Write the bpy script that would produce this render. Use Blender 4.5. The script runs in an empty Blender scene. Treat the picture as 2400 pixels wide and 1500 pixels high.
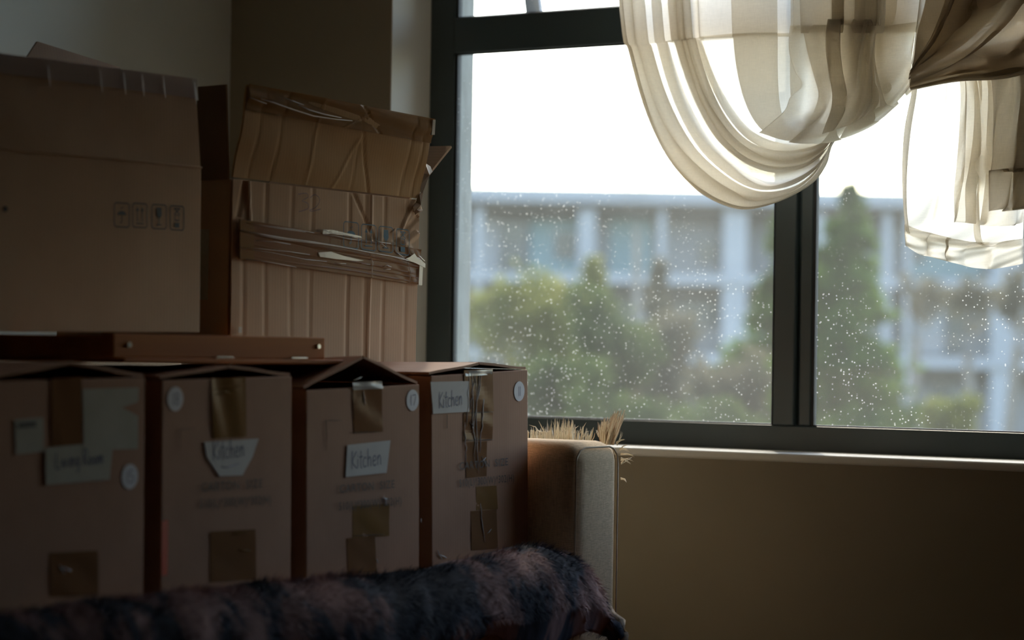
import bpy, bmesh, math, random
from mathutils import Vector, Matrix
R = random.Random(7)
S = bpy.context.scene
COL = S.collection
PI = math.pi

# ------------------------------------------------------------------ camera
F = 5667.0
AZ = math.radians(32.0); PT = math.atan(72 / F); RL = 0.0155
CAM = Vector((0, 0, .8))
fwd0 = Vector((-math.sin(AZ), math.cos(AZ), 0)); r0 = Vector((math.cos(AZ), math.sin(AZ), 0))
fwd = fwd0 * math.cos(PT) + Vector((0, 0, 1)) * math.sin(PT)
u0 = r0.cross(fwd)
cr = r0 * math.cos(RL) + u0 * math.sin(RL); cu = u0 * math.cos(RL) - r0 * math.sin(RL)
cd = bpy.data.cameras.new('camera'); cam = bpy.data.objects.new('camera', cd); COL.objects.link(cam)
cam.matrix_world = Matrix(((cr.x, cu.x, -fwd.x, CAM.x), (cr.y, cu.y, -fwd.y, CAM.y), (cr.z, cu.z, -fwd.z, CAM.z), (0, 0, 0, 1)))
cd.sensor_width = 36; cd.lens = 36 * F / 2400; cd.clip_start = .05; cd.clip_end = 600
cd.dof.use_dof = True; cd.dof.focus_distance = 4.2; cd.dof.aperture_fstop = 3.2
S.camera = cam
S.view_settings.view_transform = 'Standard'; S.view_settings.look = 'None'
S.view_settings.gamma = 1; S.view_settings.use_curve_mapping = False
S.view_settings.exposure = 0.0
S.cycles.transparent_max_bounces = 40
S.cycles.max_bounces = 10; S.cycles.diffuse_bounces = 5
S.cycles.caustics_reflective = False; S.cycles.caustics_refractive = False

# ------------------------------------------------------------------ sky and sun
SUN_EL, SUN_AZ = math.radians(42), math.radians(30)      # azimuth measured from +Y towards -X
w = bpy.data.worlds.new('sky'); S.world = w; w.use_nodes = True
nt = w.node_tree; sk = nt.nodes.new('ShaderNodeTexSky'); sk.sky_type = 'NISHITA'; sk.sun_disc = False
sk.sun_elevation = SUN_EL; sk.sun_rotation = -SUN_AZ; sk.dust_density = 1.6; sk.air_density = 1.2; sk.ozone_density = 1.5
bg = nt.nodes['Background']; nt.links.new(sk.outputs[0], bg.inputs[0]); bg.inputs[1].default_value = 0.88
sd = bpy.data.lights.new('sun', 'SUN'); sun = bpy.data.objects.new('sun', sd); COL.objects.link(sun)
sd.energy = 3.0; sd.angle = math.radians(.6); sd.color = (1, .9, .74)
sdir = Vector((-math.sin(SUN_AZ) * math.cos(SUN_EL), math.cos(SUN_AZ) * math.cos(SUN_EL), math.sin(SUN_EL)))
sun.rotation_euler = sdir.to_track_quat('Z', 'Y').to_euler()
sun.location = sdir * 20

# ------------------------------------------------------------------ measuring helpers
def ray(x, y): return fwd + cr * ((x - 1200) / F) - cu * ((y - 750) / F)
def onX(x, y, X): r = ray(x, y); return CAM + r * ((X - CAM.x) / r.x)
def onY(x, y, Y): r = ray(x, y); return CAM + r * ((Y - CAM.y) / r.y)
def atD(x, y, d): return CAM + ray(x, y) * d

# ------------------------------------------------------------------ materials
MATS = {}
def nmat(name):
    m = bpy.data.materials.new(name); m.use_nodes = True; MATS[name] = m
    return m, m.node_tree, m.node_tree.nodes['Principled BSDF']
def ramp(nt, fac, stops):
    r = nt.nodes.new('ShaderNodeValToRGB'); e = r.color_ramp.elements
    while len(e) < len(stops): e.new(.5)
    for i, (p, c) in enumerate(stops): e[i].position = p; e[i].color = (*c, 1)
    nt.links.new(fac, r.inputs[0]); return r.outputs[0]
def noise(nt, scale, detail=3, mp=None, coord='Object', rough=.5):
    tc = nt.nodes.new('ShaderNodeTexCoord'); n = nt.nodes.new('ShaderNodeTexNoise')
    n.inputs['Scale'].default_value = scale; n.inputs['Detail'].default_value = detail; n.inputs['Roughness'].default_value = rough
    if mp:
        m = nt.nodes.new('ShaderNodeMapping'); m.inputs['Scale'].default_value = mp
        nt.links.new(tc.outputs[coord], m.inputs[0]); nt.links.new(m.outputs[0], n.inputs[0])
    else: nt.links.new(tc.outputs[coord], n.inputs[0])
    return n.outputs[0]
def bump(nt, b, h, strength=.3, dist=.002):
    n = nt.nodes.new('ShaderNodeBump'); n.inputs['Strength'].default_value = strength; n.inputs['Distance'].default_value = dist
    nt.links.new(h, n.inputs['Height']); nt.links.new(n.outputs[0], b.inputs['Normal'])
def simple(name, c1, c2=None, scale=8, rough=.7, mp=None, bs=0, bsc=60, metal=0, spec=.5, coord='Object', det=3):
    m, nt, b = nmat(name); b.inputs['Roughness'].default_value = rough; b.inputs['Metallic'].default_value = metal
    b.inputs['Specular IOR Level'].default_value = spec
    if c2: nt.links.new(ramp(nt, noise(nt, scale, det, mp, coord), [(.35, c1), (.65, c2)]), b.inputs['Base Color'])
    else: b.inputs['Base Color'].default_value = (*c1, 1)
    if bs: bump(nt, b, noise(nt, bsc, 4, mp, coord), bs)
    return m
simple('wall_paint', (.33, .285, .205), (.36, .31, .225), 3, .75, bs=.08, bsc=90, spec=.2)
simple('wall_paint_light', (0.644, 0.667, 0.621), (0.690, 0.713, 0.667), 3, .75, bs=.08, bsc=90, spec=.3)  # window light on the left wall painted in as a paler, cooler tone
simple('shade_paint', (.06, .048, .036), (.075, .06, .045), 3, .8, spec=.2)  # dark tone given to the unseen walls to cut bounced light
simple('floor_wood', (.055, .022, .012), (.08, .034, .017), 6, .5, mp=(1, 12, 1))
simple('ceiling_paint', (.42, .40, .35), (.46, .44, .38), 2, .9)
simple('white_paint', (.82, .80, .72), (.86, .84, .76), 3, .7)
simple('render_plaster', (.50, .48, .42), (.40, .38, .32), 40, .85, mp=(1, 1, .25), bs=.3, bsc=120)
simple('frame_metal', (0.050, 0.070, 0.073), (0.062, 0.083, 0.085), 5, .38, bs=.03, bsc=300)
simple('gasket', (.012, .014, .015), None, rough=.6)
def cardboard(name, c1, c2, spec=.12):
    m, nt, b = nmat(name); b.inputs['Roughness'].default_value = .62; b.inputs['Specular IOR Level'].default_value = spec
    n1 = noise(nt, 9, 5); c = ramp(nt, n1, [(.3, c1), (.7, c2)])
    # fluting seen through the liner: fine vertical ribs
    tc = nt.nodes.new('ShaderNodeTexCoord'); wv = nt.nodes.new('ShaderNodeTexWave'); wv.bands_direction = 'Y'
    wv.inputs['Scale'].default_value = 45; wv.inputs['Distortion'].default_value = .4
    nt.links.new(tc.outputs['Object'], wv.inputs[0])
    mx = nt.nodes.new('ShaderNodeMix'); mx.data_type = 'RGBA'; mx.blend_type = 'MULTIPLY'; mx.inputs[0].default_value = .07
    nt.links.new(c, mx.inputs[6]); nt.links.new(wv.outputs[0], mx.inputs[7]); nt.links.new(mx.outputs[2], b.inputs['Base Color'])
    bump(nt, b, noise(nt, 14, 6, (1, 1, .4)), .35, .004); return m
cardboard('card_kraft', (0.483, 0.270, 0.172), (0.564, 0.328, 0.213))
cardboard('card_pale', (0.586, 0.402, 0.270), (0.655, 0.460, 0.316))
cardboard('card_gold', (0.506, 0.310, 0.138), (0.575, 0.368, 0.184))
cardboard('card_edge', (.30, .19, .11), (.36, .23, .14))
def tape_mat(name, c, rough=.16, alpha=.75):
    m, nt, b = nmat(name); b.inputs['Base Color'].default_value = (*c, 1); b.inputs['Roughness'].default_value = rough
    b.inputs['IOR'].default_value = 1.5; b.inputs['Specular IOR Level'].default_value = .5 if 'cr' in name else .05; b.inputs['Coat Weight'].default_value = 0; b.inputs['Coat Roughness'].default_value = .12
    bump(nt, b, noise(nt, 26, 4, (1, 1.2, .8)), .14, .004)
    b.inputs['Alpha'].default_value = alpha; return m
tape_mat('tape_brown', (.33, .17, .085), .13, .8)
tape_mat('tape_clear', (.66, .56, .54), .18, .75)
tape_mat('tape_gold', (.38, .21, .08), .2, .7)
tape_mat('tape_crinkle', (.74, .73, .72), .12, .75)  # pale colour stands for white window glare on the tape
simple('paper', (.74, .72, .70), (.80, .78, .75), 20, .8)
simple('paper_dull', (.50, .49, .40), (.56, .54, .46), 20, .8)
simple('sticker_white', (.82, .82, .88), None, rough=.6)
simple('ink_blue', (.05, .05, .16), None, rough=.6)
simple('ink_black', (.045, .04, .04), None, rough=.7)
simple('ink_print', (.10, .075, .06), None, rough=.7)
simple('ink_symbol', (.05, .07, .10), None, rough=.7)
simple('ink_symbol_blue', (.06, .16, .26), None, rough=.7)
simple('tape_glint', (.88, .88, .90), None, rough=.22)  # near-white colour paints the window highlights along tape creases
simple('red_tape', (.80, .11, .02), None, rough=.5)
simple('torn_paper', (.72, .70, .66), (.80, .78, .75), 30, .8)
simple('wood_rail', (.42, .13, .025), (.60, .21, .04), 14, .6, spec=.15, mp=(1, .12, 1), bs=.1, bsc=40)
simple('steel', (.75, .75, .72), None, rough=.25, metal=1)
def linen(name, c1, c2):
    m, nt, b = nmat(name); b.inputs['Roughness'].default_value = .9; b.inputs['Specular IOR Level'].default_value = .1
    a = noise(nt, 1, 2, (90, 90, 900)); c = noise(nt, 1, 2, (900, 900, 60))
    mx = nt.nodes.new('ShaderNodeMath'); mx.operation = 'ADD'; nt.links.new(a, mx.inputs[0]); nt.links.new(c, mx.inputs[1])
    h = nt.nodes.new('ShaderNodeMath'); h.operation = 'MULTIPLY'; h.inputs[1].default_value = .5; nt.links.new(mx.outputs[0], h.inputs[0])
    nt.links.new(ramp(nt, h.outputs[0], [(.35, c1), (.62, c2)]), b.inputs['Base Color']); bump(nt, b, h.outputs[0], .35, .0015); return m
linen('sofa_linen', (.54, .40, .25), (.82, .63, .42))
simple('piping', (.56, .46, .33), None, rough=.85)
def fur(name):
    m, nt, b = nmat(name); b.inputs['Roughness'].default_value = .8; b.inputs['Specular IOR Level'].default_value = .2
    f = noise(nt, 1, 3, (10, 13, 5.5), rough=.55)
    nt.links.new(ramp(nt, f, [(.40, (.02, .026, .04)), (.49, (.07, .08, .11)), (.535, (.30, .19, .185)), (.64, (.54, .36, .33))]), b.inputs['Base Color'])
    return m
fur('throw_fur')
simple('sherpa', (.42, .32, .22), (.52, .41, .29), 60, .95, bs=.5, bsc=220)
simple('straw', (.78, .70, .55), (.86, .80, .66), 12, .6)
simple('straw_brown', (.50, .36, .24), (.66, .50, .36), 12, .6)
# sheer curtain cloth: part of the light passes between the threads
def voile(name, solid, tint=(.925, .905, .865), fac=.76):
    m, nt, b = nmat(name); nt.nodes.remove(b)
    tr = nt.nodes.new('ShaderNodeBsdfTransparent'); di = nt.nodes.new('ShaderNodeBsdfDiffuse'); tl = nt.nodes.new('ShaderNodeBsdfTranslucent')
    di.inputs[0].default_value = (*tint, 1); tl.inputs[0].default_value = (tint[0] * 1.05, tint[1] * 1.03, tint[2] * .99, 1)
    m1 = nt.nodes.new('ShaderNodeMixShader'); m1.inputs[0].default_value = fac
    m2 = nt.nodes.new('ShaderNodeMixShader')
    a = noise(nt, 1, 2, (60, 60, 1100)); c = noise(nt, 1, 2, (1100, 1100, 60))
    ad = nt.nodes.new('ShaderNodeMath'); ad.operation = 'ADD'; nt.links.new(a, ad.inputs[0]); nt.links.new(c, ad.inputs[1])
    mr = nt.nodes.new('ShaderNodeMapRange'); mr.inputs[1].default_value = .7; mr.inputs[2].default_value = 1.3
    mr.inputs[3].default_value = solid - .06; mr.inputs[4].default_value = solid + .05
    nt.links.new(ad.outputs[0], mr.inputs[0]); nt.links.new(mr.outputs[0], m2.inputs[0])
    nt.links.new(di.outputs[0], m1.inputs[1]); nt.links.new(tl.outputs[0], m1.inputs[2])
    nt.links.new(tr.outputs[0], m2.inputs[1]); nt.links.new(m1.outputs[0], m2.inputs[2])
    nt.links.new(m2.outputs[0], nt.nodes['Material Output'].inputs[0]); return m
voile('voile', .93); voile('voile_hem', .97, (.80, .765, .69), .6); voile('voile_dense', .94, (.68, .62, .52), .5)  # dense cloth tinted darker for many layers and painted-in shade
# window glass with dust film and dried specks
def glass():
    m, nt, b = nmat('dusty_glass'); nt.nodes.remove(b); N = nt.nodes; L = nt.links
    tr = N.new('ShaderNodeBsdfTransparent'); tr.inputs[0].default_value = (.965, .98, .975, 1)
    gl = N.new('ShaderNodeBsdfGlossy'); gl.inputs[1].default_value = .02
    fr = N.new('ShaderNodeFresnel'); fr.inputs[0].default_value = 1.3
    g = N.new('ShaderNodeMixShader'); L.new(fr.outputs[0], g.inputs[0]); L.new(tr.outputs[0], g.inputs[1]); L.new(gl.outputs[0], g.inputs[2])
    tl = N.new('ShaderNodeBsdfTranslucent'); tl.inputs[0].default_value = (.9, .88, .8, 1)
    di = N.new('ShaderNodeBsdfDiffuse'); di.inputs[0].default_value = (.6, .6, .56, 1)
    du = N.new('ShaderNodeMixShader'); du.inputs[0].default_value = .3; L.new(tl.outputs[0], du.inputs[1]); L.new(di.outputs[0], du.inputs[2])
    tc = N.new('ShaderNodeTexCoord')
    def specks(scale, lo, hi, keep):
        v = N.new('ShaderNodeTexVoronoi'); v.inputs['Scale'].default_value = scale; L.new(tc.outputs['Object'], v.inputs[0])
        a = N.new('ShaderNodeMapRange'); a.inputs[1].default_value = lo; a.inputs[2].default_value = hi; a.inputs[3].default_value = 1; a.inputs[4].default_value = 0
        L.new(v.outputs['Distance'], a.inputs[0])
        s = N.new('ShaderNodeSeparateColor'); L.new(v.outputs['Color'], s.inputs[0])
        k = N.new('ShaderNodeMath'); k.operation = 'LESS_THAN'; k.inputs[1].default_value = keep; L.new(s.outputs[0], k.inputs[0])
        q = N.new('ShaderNodeMath'); q.operation = 'MULTIPLY'; L.new(a.outputs[0], q.inputs[0]); L.new(k.outputs[0], q.inputs[1]); return q.outputs[0]
    mx = N.new('ShaderNodeMath'); mx.operation = 'MAXIMUM'; L.new(specks(180, .12, .25, .21), mx.inputs[0]); L.new(specks(70, .04, .09, .12), mx.inputs[1])
    # specks thin out in places
    pn = N.new('ShaderNodeMapRange'); pn.inputs[1].default_value = .38; pn.inputs[2].default_value = .60; L.new(noise(nt, 5, 3), pn.inputs[0])
    sp = N.new('ShaderNodeMath'); sp.operation = 'MULTIPLY'; L.new(mx.outputs[0], sp.inputs[0]); L.new(pn.outputs[0], sp.inputs[1])
    s8 = N.new('ShaderNodeMath'); s8.operation = 'MULTIPLY'; s8.inputs[1].default_value = .7; L.new(sp.outputs[0], s8.inputs[0])
    fm = N.new('ShaderNodeMapRange'); fm.inputs[1].default_value = .3; fm.inputs[2].default_value = .7; fm.inputs[3].default_value = .03; fm.inputs[4].default_value = .06
    L.new(noise(nt, 3, 5, (1, 1, .4)), fm.inputs[0])
    ad = N.new('ShaderNodeMath'); ad.operation = 'ADD'; ad.use_clamp = True; L.new(s8.outputs[0], ad.inputs[0]); L.new(fm.outputs[0], ad.inputs[1])
    o = N.new('ShaderNodeMixShader'); L.new(ad.outputs[0], o.inputs[0]); L.new(g.outputs[0], o.inputs[1]); L.new(du.outputs[0], o.inputs[2])
    L.new(o.outputs[0], N['Material Output'].inputs[0])
glass()
# outside
simple('house_white', (.325, .325, .335), (.375, .375, .385), .4, .8)
simple('house_grey', (.215, .215, .215), (.265, .26, .255), .3, .8)
simple('house_teal', (0.205, 0.283, 0.293), (0.254, 0.322, 0.322), .3, .8)
simple('house_soffit', (0.098, 0.088, 0.068), (0.127, 0.107, 0.088), .3, .8)  # dark brown paints the recess shadow under roof and slabs
simple('house_pane', (.05, .065, .07), None, rough=.2)
simple('grass_ground', (0.049, 0.059, 0.024), (0.078, 0.073, 0.039), .5, .95)
def leaf(name, c1, c2):
    m, nt, b = nmat(name); nt.nodes.remove(b); di = nt.nodes.new('ShaderNodeBsdfDiffuse'); tl = nt.nodes.new('ShaderNodeBsdfTranslucent')
    c = ramp(nt, noise(nt, .9, 3), [(.35, c1), (.65, c2)]); nt.links.new(c, di.inputs[0]); nt.links.new(c, tl.inputs[0])
    m1 = nt.nodes.new('ShaderNodeMixShader'); m1.inputs[0].default_value = .5
    nt.links.new(di.outputs[0], m1.inputs[1]); nt.links.new(tl.outputs[0], m1.inputs[2]); nt.links.new(m1.outputs[0], nt.nodes['Material Output'].inputs[0])
leaf('needles', (0.033, 0.068, 0.012), (0.112, 0.173, 0.027))
leaf('leaves_yellow', (0.156, 0.168, 0.036), (0.240, 0.228, 0.060))
leaf('leaves_green', (0.054, 0.078, 0.024), (0.108, 0.132, 0.042))
leaf('leaves_olive', (0.108, 0.096, 0.060), (0.168, 0.144, 0.090))
simple('bark_pale', (0.195, 0.166, 0.127), (0.264, 0.224, 0.185), 2, .9)
simple('bark_dark', (0.088, 0.068, 0.049), (0.127, 0.098, 0.068), 2, .9)

# ------------------------------------------------------------------ object helpers
def link(name, me, mat, parent=None, M=None, smooth=False):
    o = bpy.data.objects.new(name, me); COL.objects.link(o)
    if mat: me.materials.append(MATS[mat])
    if parent: o.parent = parent
    if M: o.matrix_local = M
    if smooth:
        for p in me.polygons: p.use_smooth = True
    return o
def meshobj(name, verts, faces, mat, parent=None, M=None, smooth=False):
    me = bpy.data.meshes.new(name); me.from_pydata([tuple(v) for v in verts], [], faces); me.update()
    return link(name, me, mat, parent, M, smooth)
def bmobj(name, bm, mat, parent=None, M=None, smooth=False):
    bmesh.ops.recalc_face_normals(bm, faces=bm.faces)
    me = bpy.data.meshes.new(name); bm.to_mesh(me); bm.free(); return link(name, me, mat, parent, M, smooth)
def empty(name, loc=(0, 0, 0), M=None):
    o = bpy.data.objects.new(name, None); COL.objects.link(o); o.empty_display_size = .05
    if M is not None: o.matrix_world = M
    else: o.location = loc
    return o
def tag(o, label, cat, group=None):
    o['label'] = label; o['category'] = cat
    if group: o['group'] = group
    return o
def struct(o, label=None):
    o['kind'] = 'structure'
    if label: o['label'] = label
    return o
def addbox(bm, a, b):
    x0, y0, z0 = a; x1, y1, z1 = b
    v = [bm.verts.new(p) for p in ((x0, y0, z0), (x1, y0, z0), (x1, y1, z0), (x0, y1, z0), (x0, y0, z1), (x1, y0, z1), (x1, y1, z1), (x0, y1, z1))]
    for f in ((0, 3, 2, 1), (4, 5, 6, 7), (0, 1, 5, 4), (1, 2, 6, 5), (2, 3, 7, 6), (3, 0, 4, 7)): bm.faces.new([v[i] for i in f])
def box(name, a, b, mat, parent=None, bev=0, seg=2):
    bm = bmesh.new(); addbox(bm, a, b)
    if bev: bmesh.ops.bevel(bm, geom=bm.edges[:], offset=bev, segments=seg, profile=.5, affect='EDGES')
    return bmobj(name, bm, mat, parent)
def slab(name, c4, th, mat, parent, n=None, res=1, disp=None, bev=0):
    """sheet of thickness th over four corners (bl, br, tr, tl); th grows against the face normal"""
    a, b, c, d = [Vector(p) for p in c4]
    nn = n or (b - a).cross(d - a).normalized()
    vs = []; k = res + 1
    for s in (0, 1):
        for j in range(k):
            for i in range(k):
                u, v = i / res, j / res
                p = (a * (1 - u) + b * u) * (1 - v) + (d * (1 - u) + c * u) * v
                if disp: p = p + nn * disp(u, v)
                vs.append(p - nn * th * s)
    fs = []; o = k * k
    for j in range(res):
        for i in range(res):
            q = j * k + i; fs.append((q, q + 1, q + k + 1, q + k)); fs.append((o + q, o + q + k, o + q + k + 1, o + q + 1))
    for i in range(res):
        fs.append((i + 1, i, o + i, o + i + 1)); q = res * k + i; fs.append((q, q + 1, o + q + 1, o + q))
        q = i * k; fs.append((q, q + k, o + q + k, o + q)); q = i * k + res; fs.append((q + k, q, o + q, o + q + k))
    return meshobj(name, vs, fs, mat, parent, smooth=False)
def tube(bm, pts, rad, n=6):
    rings = []
    for i, p in enumerate(pts):
        p = Vector(p); t = (Vector(pts[min(i + 1, len(pts) - 1)]) - Vector(pts[max(i - 1, 0)])).normalized()
        a = t.cross(Vector((0, 0, 1)) if abs(t.z) < .9 else Vector((1, 0, 0))).normalized(); b = t.cross(a)
        r = rad[i] if isinstance(rad, (list, tuple)) else rad
        rings.append([bm.verts.new(p + (a * math.cos(2 * PI * k / n) + b * math.sin(2 * PI * k / n)) * r) for k in range(n)])
    for q in range(len(rings) - 1):
        for k in range(n): bm.faces.new((rings[q][k], rings[q][(k + 1) % n], rings[q + 1][(k + 1) % n], rings[q + 1][k]))
    bm.faces.new(rings[0][::-1]); bm.faces.new(rings[-1])

# ------------------------------------------------------------------ the room
XL, YW, YO = -3.29, 4.10, 4.31
WX0, WX1, WZ0, WZ1 = -2.868, -1.17, .612, 2.05
bm = bmesh.new(); addbox(bm, (XL - .15, -6, -.15), (5, YO, 0)); struct(bmobj('floor', bm, 'floor_wood'))
struct(box('ceiling', (XL - .15, -6, 2.6), (5, YO, 2.75), 'ceiling_paint'))
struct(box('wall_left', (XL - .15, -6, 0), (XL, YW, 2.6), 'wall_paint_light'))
bm = bmesh.new()
addbox(bm, (XL - .15, YW, 0), (WX0, YO, 2.6)); addbox(bm, (WX1, YW, 0), (5, YO, 2.6))
addbox(bm, (WX0, YW, 0), (WX1, YO, WZ0)); addbox(bm, (WX0, YW, WZ1), (WX1, YO, 2.6))
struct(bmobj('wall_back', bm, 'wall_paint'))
struct(box('wall_right', (5, -6, 0), (5.15, YO, 2.6), 'shade_paint'))
struct(box('wall_front', (XL - .15, -6.15, 0), (5.15, -6, 2.6), 'shade_paint'))
struct(box('baseboard_back', (XL, YW - .014, 0), (5, YW, .09), 'ceiling_paint', bev=.003))
# rounded plaster nosing along the sill and the jamb, rendered reveal outside
struct(box('trim_1', (WX0 + .002, YW - .006, WZ0 - .012), (WX1 - .002, 4.245, WZ0 + .004), 'white_paint', bev=.006, seg=4), 'pale window sill below the dark frame')
struct(box('trim_3', (WX0 - .001, YW + .001, WZ0 - .01), (WX0 + .0025, 4.244, WZ1), 'white_paint'), 'pale painted reveal left of the window frame')  # lining added over the same wall, white standing in for window light
struct(box('trim_2', (WX0 - .055, 4.2665, WZ0 - .04), (WX0 + .066, 4.314, WZ1 + .05), 'render_plaster'), 'pale rough plaster reveal outside the window, left')

# ------------------------------------------------------------------ window
win = empty('window_1', (0, 0, 0)); struct(win)
FY0, FY1 = 4.245, 4.266
def member(name, a, b, bev=.003): return box(name, a, b, 'frame_metal', win, bev)
member('frame_jamb', (-2.868, FY0, .612), (-2.806, FY1, 2.05))
member('frame_jamb', (-1.232, FY0, .612), (-1.17, FY1, 2.05))
member('frame_rail', (-2.806, FY0, .612), (-1.232, FY1, .664))
member('frame_rail', (-2.806, FY0, 1.99), (-1.232, FY1, 2.05))
member('transom', (-2.806, FY0 - .004, 1.424), (-1.232, FY1, 1.499))
for x in (-2.053,):
    member('mullion', (x, FY0 - .003, .664), (x + .046, FY1, 1.424)); member('mullion', (x + .052, FY0 + .004, .664), (x + .078, FY1, 1.424))
    member('mullion_joint', (x + .046, FY0 + .012, .664), (x + .052, FY1, 1.424), 0)
    member('mullion', (x, FY0, 1.499), (x + .083, FY1, 1.99))
# slim glazing beads around each pane, with the panes
def pane(x0, x1, z0, z1, y=4.256):
    bead = .006
    bm = bmesh.new()
    for a, b in (((x0, y - .006, z0), (x0 + bead, y + .006, z1)), ((x1 - bead, y - .006, z0), (x1, y + .006, z1)),
                 ((x0 + bead, y - .006, z0), (x1 - bead, y + .006, z0 + bead * .4)), ((x0 + bead, y - .006, z1 - bead * .4), (x1 - bead, y + .006, z1))): addbox(bm, a, b)
    bmobj('glazing_bead', bm, 'gasket', win)
    g = box('glass_pane', (x0 + .001, y - .0015, z0 + .001), (x1 - .001, y + .0015, z1 - .001), 'dusty_glass', win)
for z0, z1 in ((.664, 1.424), (1.499, 1.99)):
    for x0, x1 in ((-2.806, -2.053), (-1.975, -1.232)): pane(x0, x1, z0, z1)
p0 = onY(1250, 34, 4.28); p1 = onY(1222, -180, 4.40)
bm = bmesh.new(); dv = Vector((.017, 0, .002))
vs = [bm.verts.new(p) for p in (p0 - dv, p0 + dv, p1 + dv, p1 - dv)]; f = bm.faces.new(vs)
ex = bmesh.ops.extrude_face_region(bm, geom=[f]); bmesh.ops.translate(bm, verts=[v for v in ex['geom'] if isinstance(v, bmesh.types.BMVert)], vec=(0, .012, 0))
bmobj('casement_stay', bm, 'frame_metal', win)

# ------------------------------------------------------------------ sofa
sofa = empty('sofa', (-2.5, 2.4, 0)); tag(sofa, 'beige linen sofa carrying the cartons, square arm by the window', 'sofa')
sofa_inv = Matrix.Translation((2.5, -2.4, 0))
def sp(o): o.matrix_parent_inverse = sofa_inv; return o
def cushion(name, a, b, bev, puff=0, tilt=0):
    bm = bmesh.new(); addbox(bm, a, b)
    bmesh.ops.bevel(bm, geom=bm.edges[:], offset=bev, segments=5, profile=.5, affect='EDGES')
    if tilt:
        for y in [a[1] + (b[1] - a[1]) * i / 24 for i in range(1, 24)]: bmesh.ops.bisect_plane(bm, geom=bm.verts[:] + bm.edges[:] + bm.faces[:], plane_co=(0, y, 0), plane_no=(0, 1, 0))
        for v in bm.verts:
            if v.co.z > .38: v.co.z += sag(v.co.y)
    o = bmobj(name, bm, 'sofa_linen', sofa, smooth=True); return sp(o)
def sag(y):
    k = [(1.5, .0), (2.45, .0), (2.52, -.002), (2.79, .001), (2.83, -.014), (3.12, -.008), (3.155, .004), (3.45, .013)]
    for (a, p), (b, q) in zip(k, k[1:]):
        if y <= b: return p + (q - p) * (y - a) / (b - a)
    return k[-1][1]
cushion('base', (-3.05, 1.52, .12), (-2.035, 3.45, .30), .02)
cushion('arm', (-3.08, 3.455, .06), (-2.03, 3.61, .649), .033)
cushion('arm', (-3.08, 1.35, .06), (-2.03, 1.515, .645), .033)
cushion('backrest', (-3.16, 1.52, .12), (-2.84, 3.45, .80), .05)
for i, (y0, y1, z) in enumerate(((1.525, 2.48, .447), (2.485, 3.449, .447))): cushion('seat_cushion', (-2.86, y0, .30), (-2.03, y1, z), .035, tilt=1)
# piping round the front panel of the arm, as a real welt
bm = bmesh.new(); a, b, z, r = 3.462, 3.603, .640, .03
pts = [(-2.034, a, .07), (-2.034, a, z - r)] + [(-2.034, a + r - r * math.cos(t), z - r + r * math.sin(t)) for t in (.5, 1.0, 1.57)]
pts += [(-2.034, b - r + r * math.sin(t), z - r + r * math.cos(t)) for t in (0, .5, 1.0, 1.57)] + [(-2.034, b, .07)]
tube(bm, pts, .0018, 8); sp(bmobj('piping', bm, 'piping', sofa, smooth=True))
for x, y in ((-2.1, 1.6), (-2.1, 3.5), (-3.0, 1.6), (-3.0, 3.5)):
    bm = bmesh.new(); tube(bm, [(x, y, 0), (x, y, .13)], [.018, .026], 12); sp(bmobj('leg', bm, 'gasket', sofa, smooth=True))

# ------------------------------------------------------------------ strokes and print
GL = {'K': [[(0, 0), (.05, 1)], [(.55, .95), (.05, .42), (.62, 0)]], 'i': [[(.1, 0), (.12, .5)], [(.12, .66), (.14, .72)]],
 't': [[(.22, .95), (.2, .1), (.34, 0)], [(.0, .6), (.45, .62)]], 'c': [[(.42, .48), (.2, .55), (.03, .3), (.15, .02), (.42, .08)]],
 'h': [[(.03, 1), (.03, 0)], [(.03, .35), (.22, .55), (.36, .4), (.38, 0)]], 'e': [[(.03, .28), (.4, .32), (.3, .55), (.08, .48), (.05, .12), (.25, 0), (.42, .1)]],
 'n': [[(.03, .55), (.03, 0)], [(.03, .32), (.22, .55), (.36, .4), (.4, 0)]], '1': [[(.15, 1), (.15, 0)]], '7': [[(0, .95), (.5, .97), (.22, 0)]],
 '3': [[(.0, .88), (.4, 1), (.5, .78), (.2, .55), (.5, .42), (.5, .12), (.05, -.1)]], '2': [[(.0, .75), (.25, .98), (.5, .7), (.3, .25), (.0, .05), (.12, .0), (.55, .18)]],
 'L': [[(.02, 1), (0, 0), (.42, .02)]], 'v': [[(0, .5), (.18, 0), (.4, .55)]], 'g': [[(.38, .5), (.1, .5), (.05, .12), (.35, .12), (.38, .5), (.36, -.3), (.05, -.3)]],
 'R': [[(0, 0), (.02, 1), (.4, .9), (.38, .6), (.03, .48), (.48, 0)]], 'o': [[(.22, .5), (.03, .25), (.2, 0), (.42, .22), (.25, .5)]],
 'm': [[(.02, .5), (.02, 0)], [(.02, .35), (.16, .5), (.24, .3), (.25, 0)], [(.25, .32), (.4, .5), (.5, .3), (.52, 0)]],
 '8': [[(.25, .5), (.05, .75), (.25, 1), (.45, .75), (.25, .5), (.03, .22), (.25, 0), (.48, .22), (.25, .5)]],
 '5': [[(.45, 1), (.08, .97), (.05, .58), (.4, .55), (.42, .12), (.0, .03)]], ' ': []}
ADV = {'i': .28, '1': .32, ' ': .35, 't': .45, 'm': .68}
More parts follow.
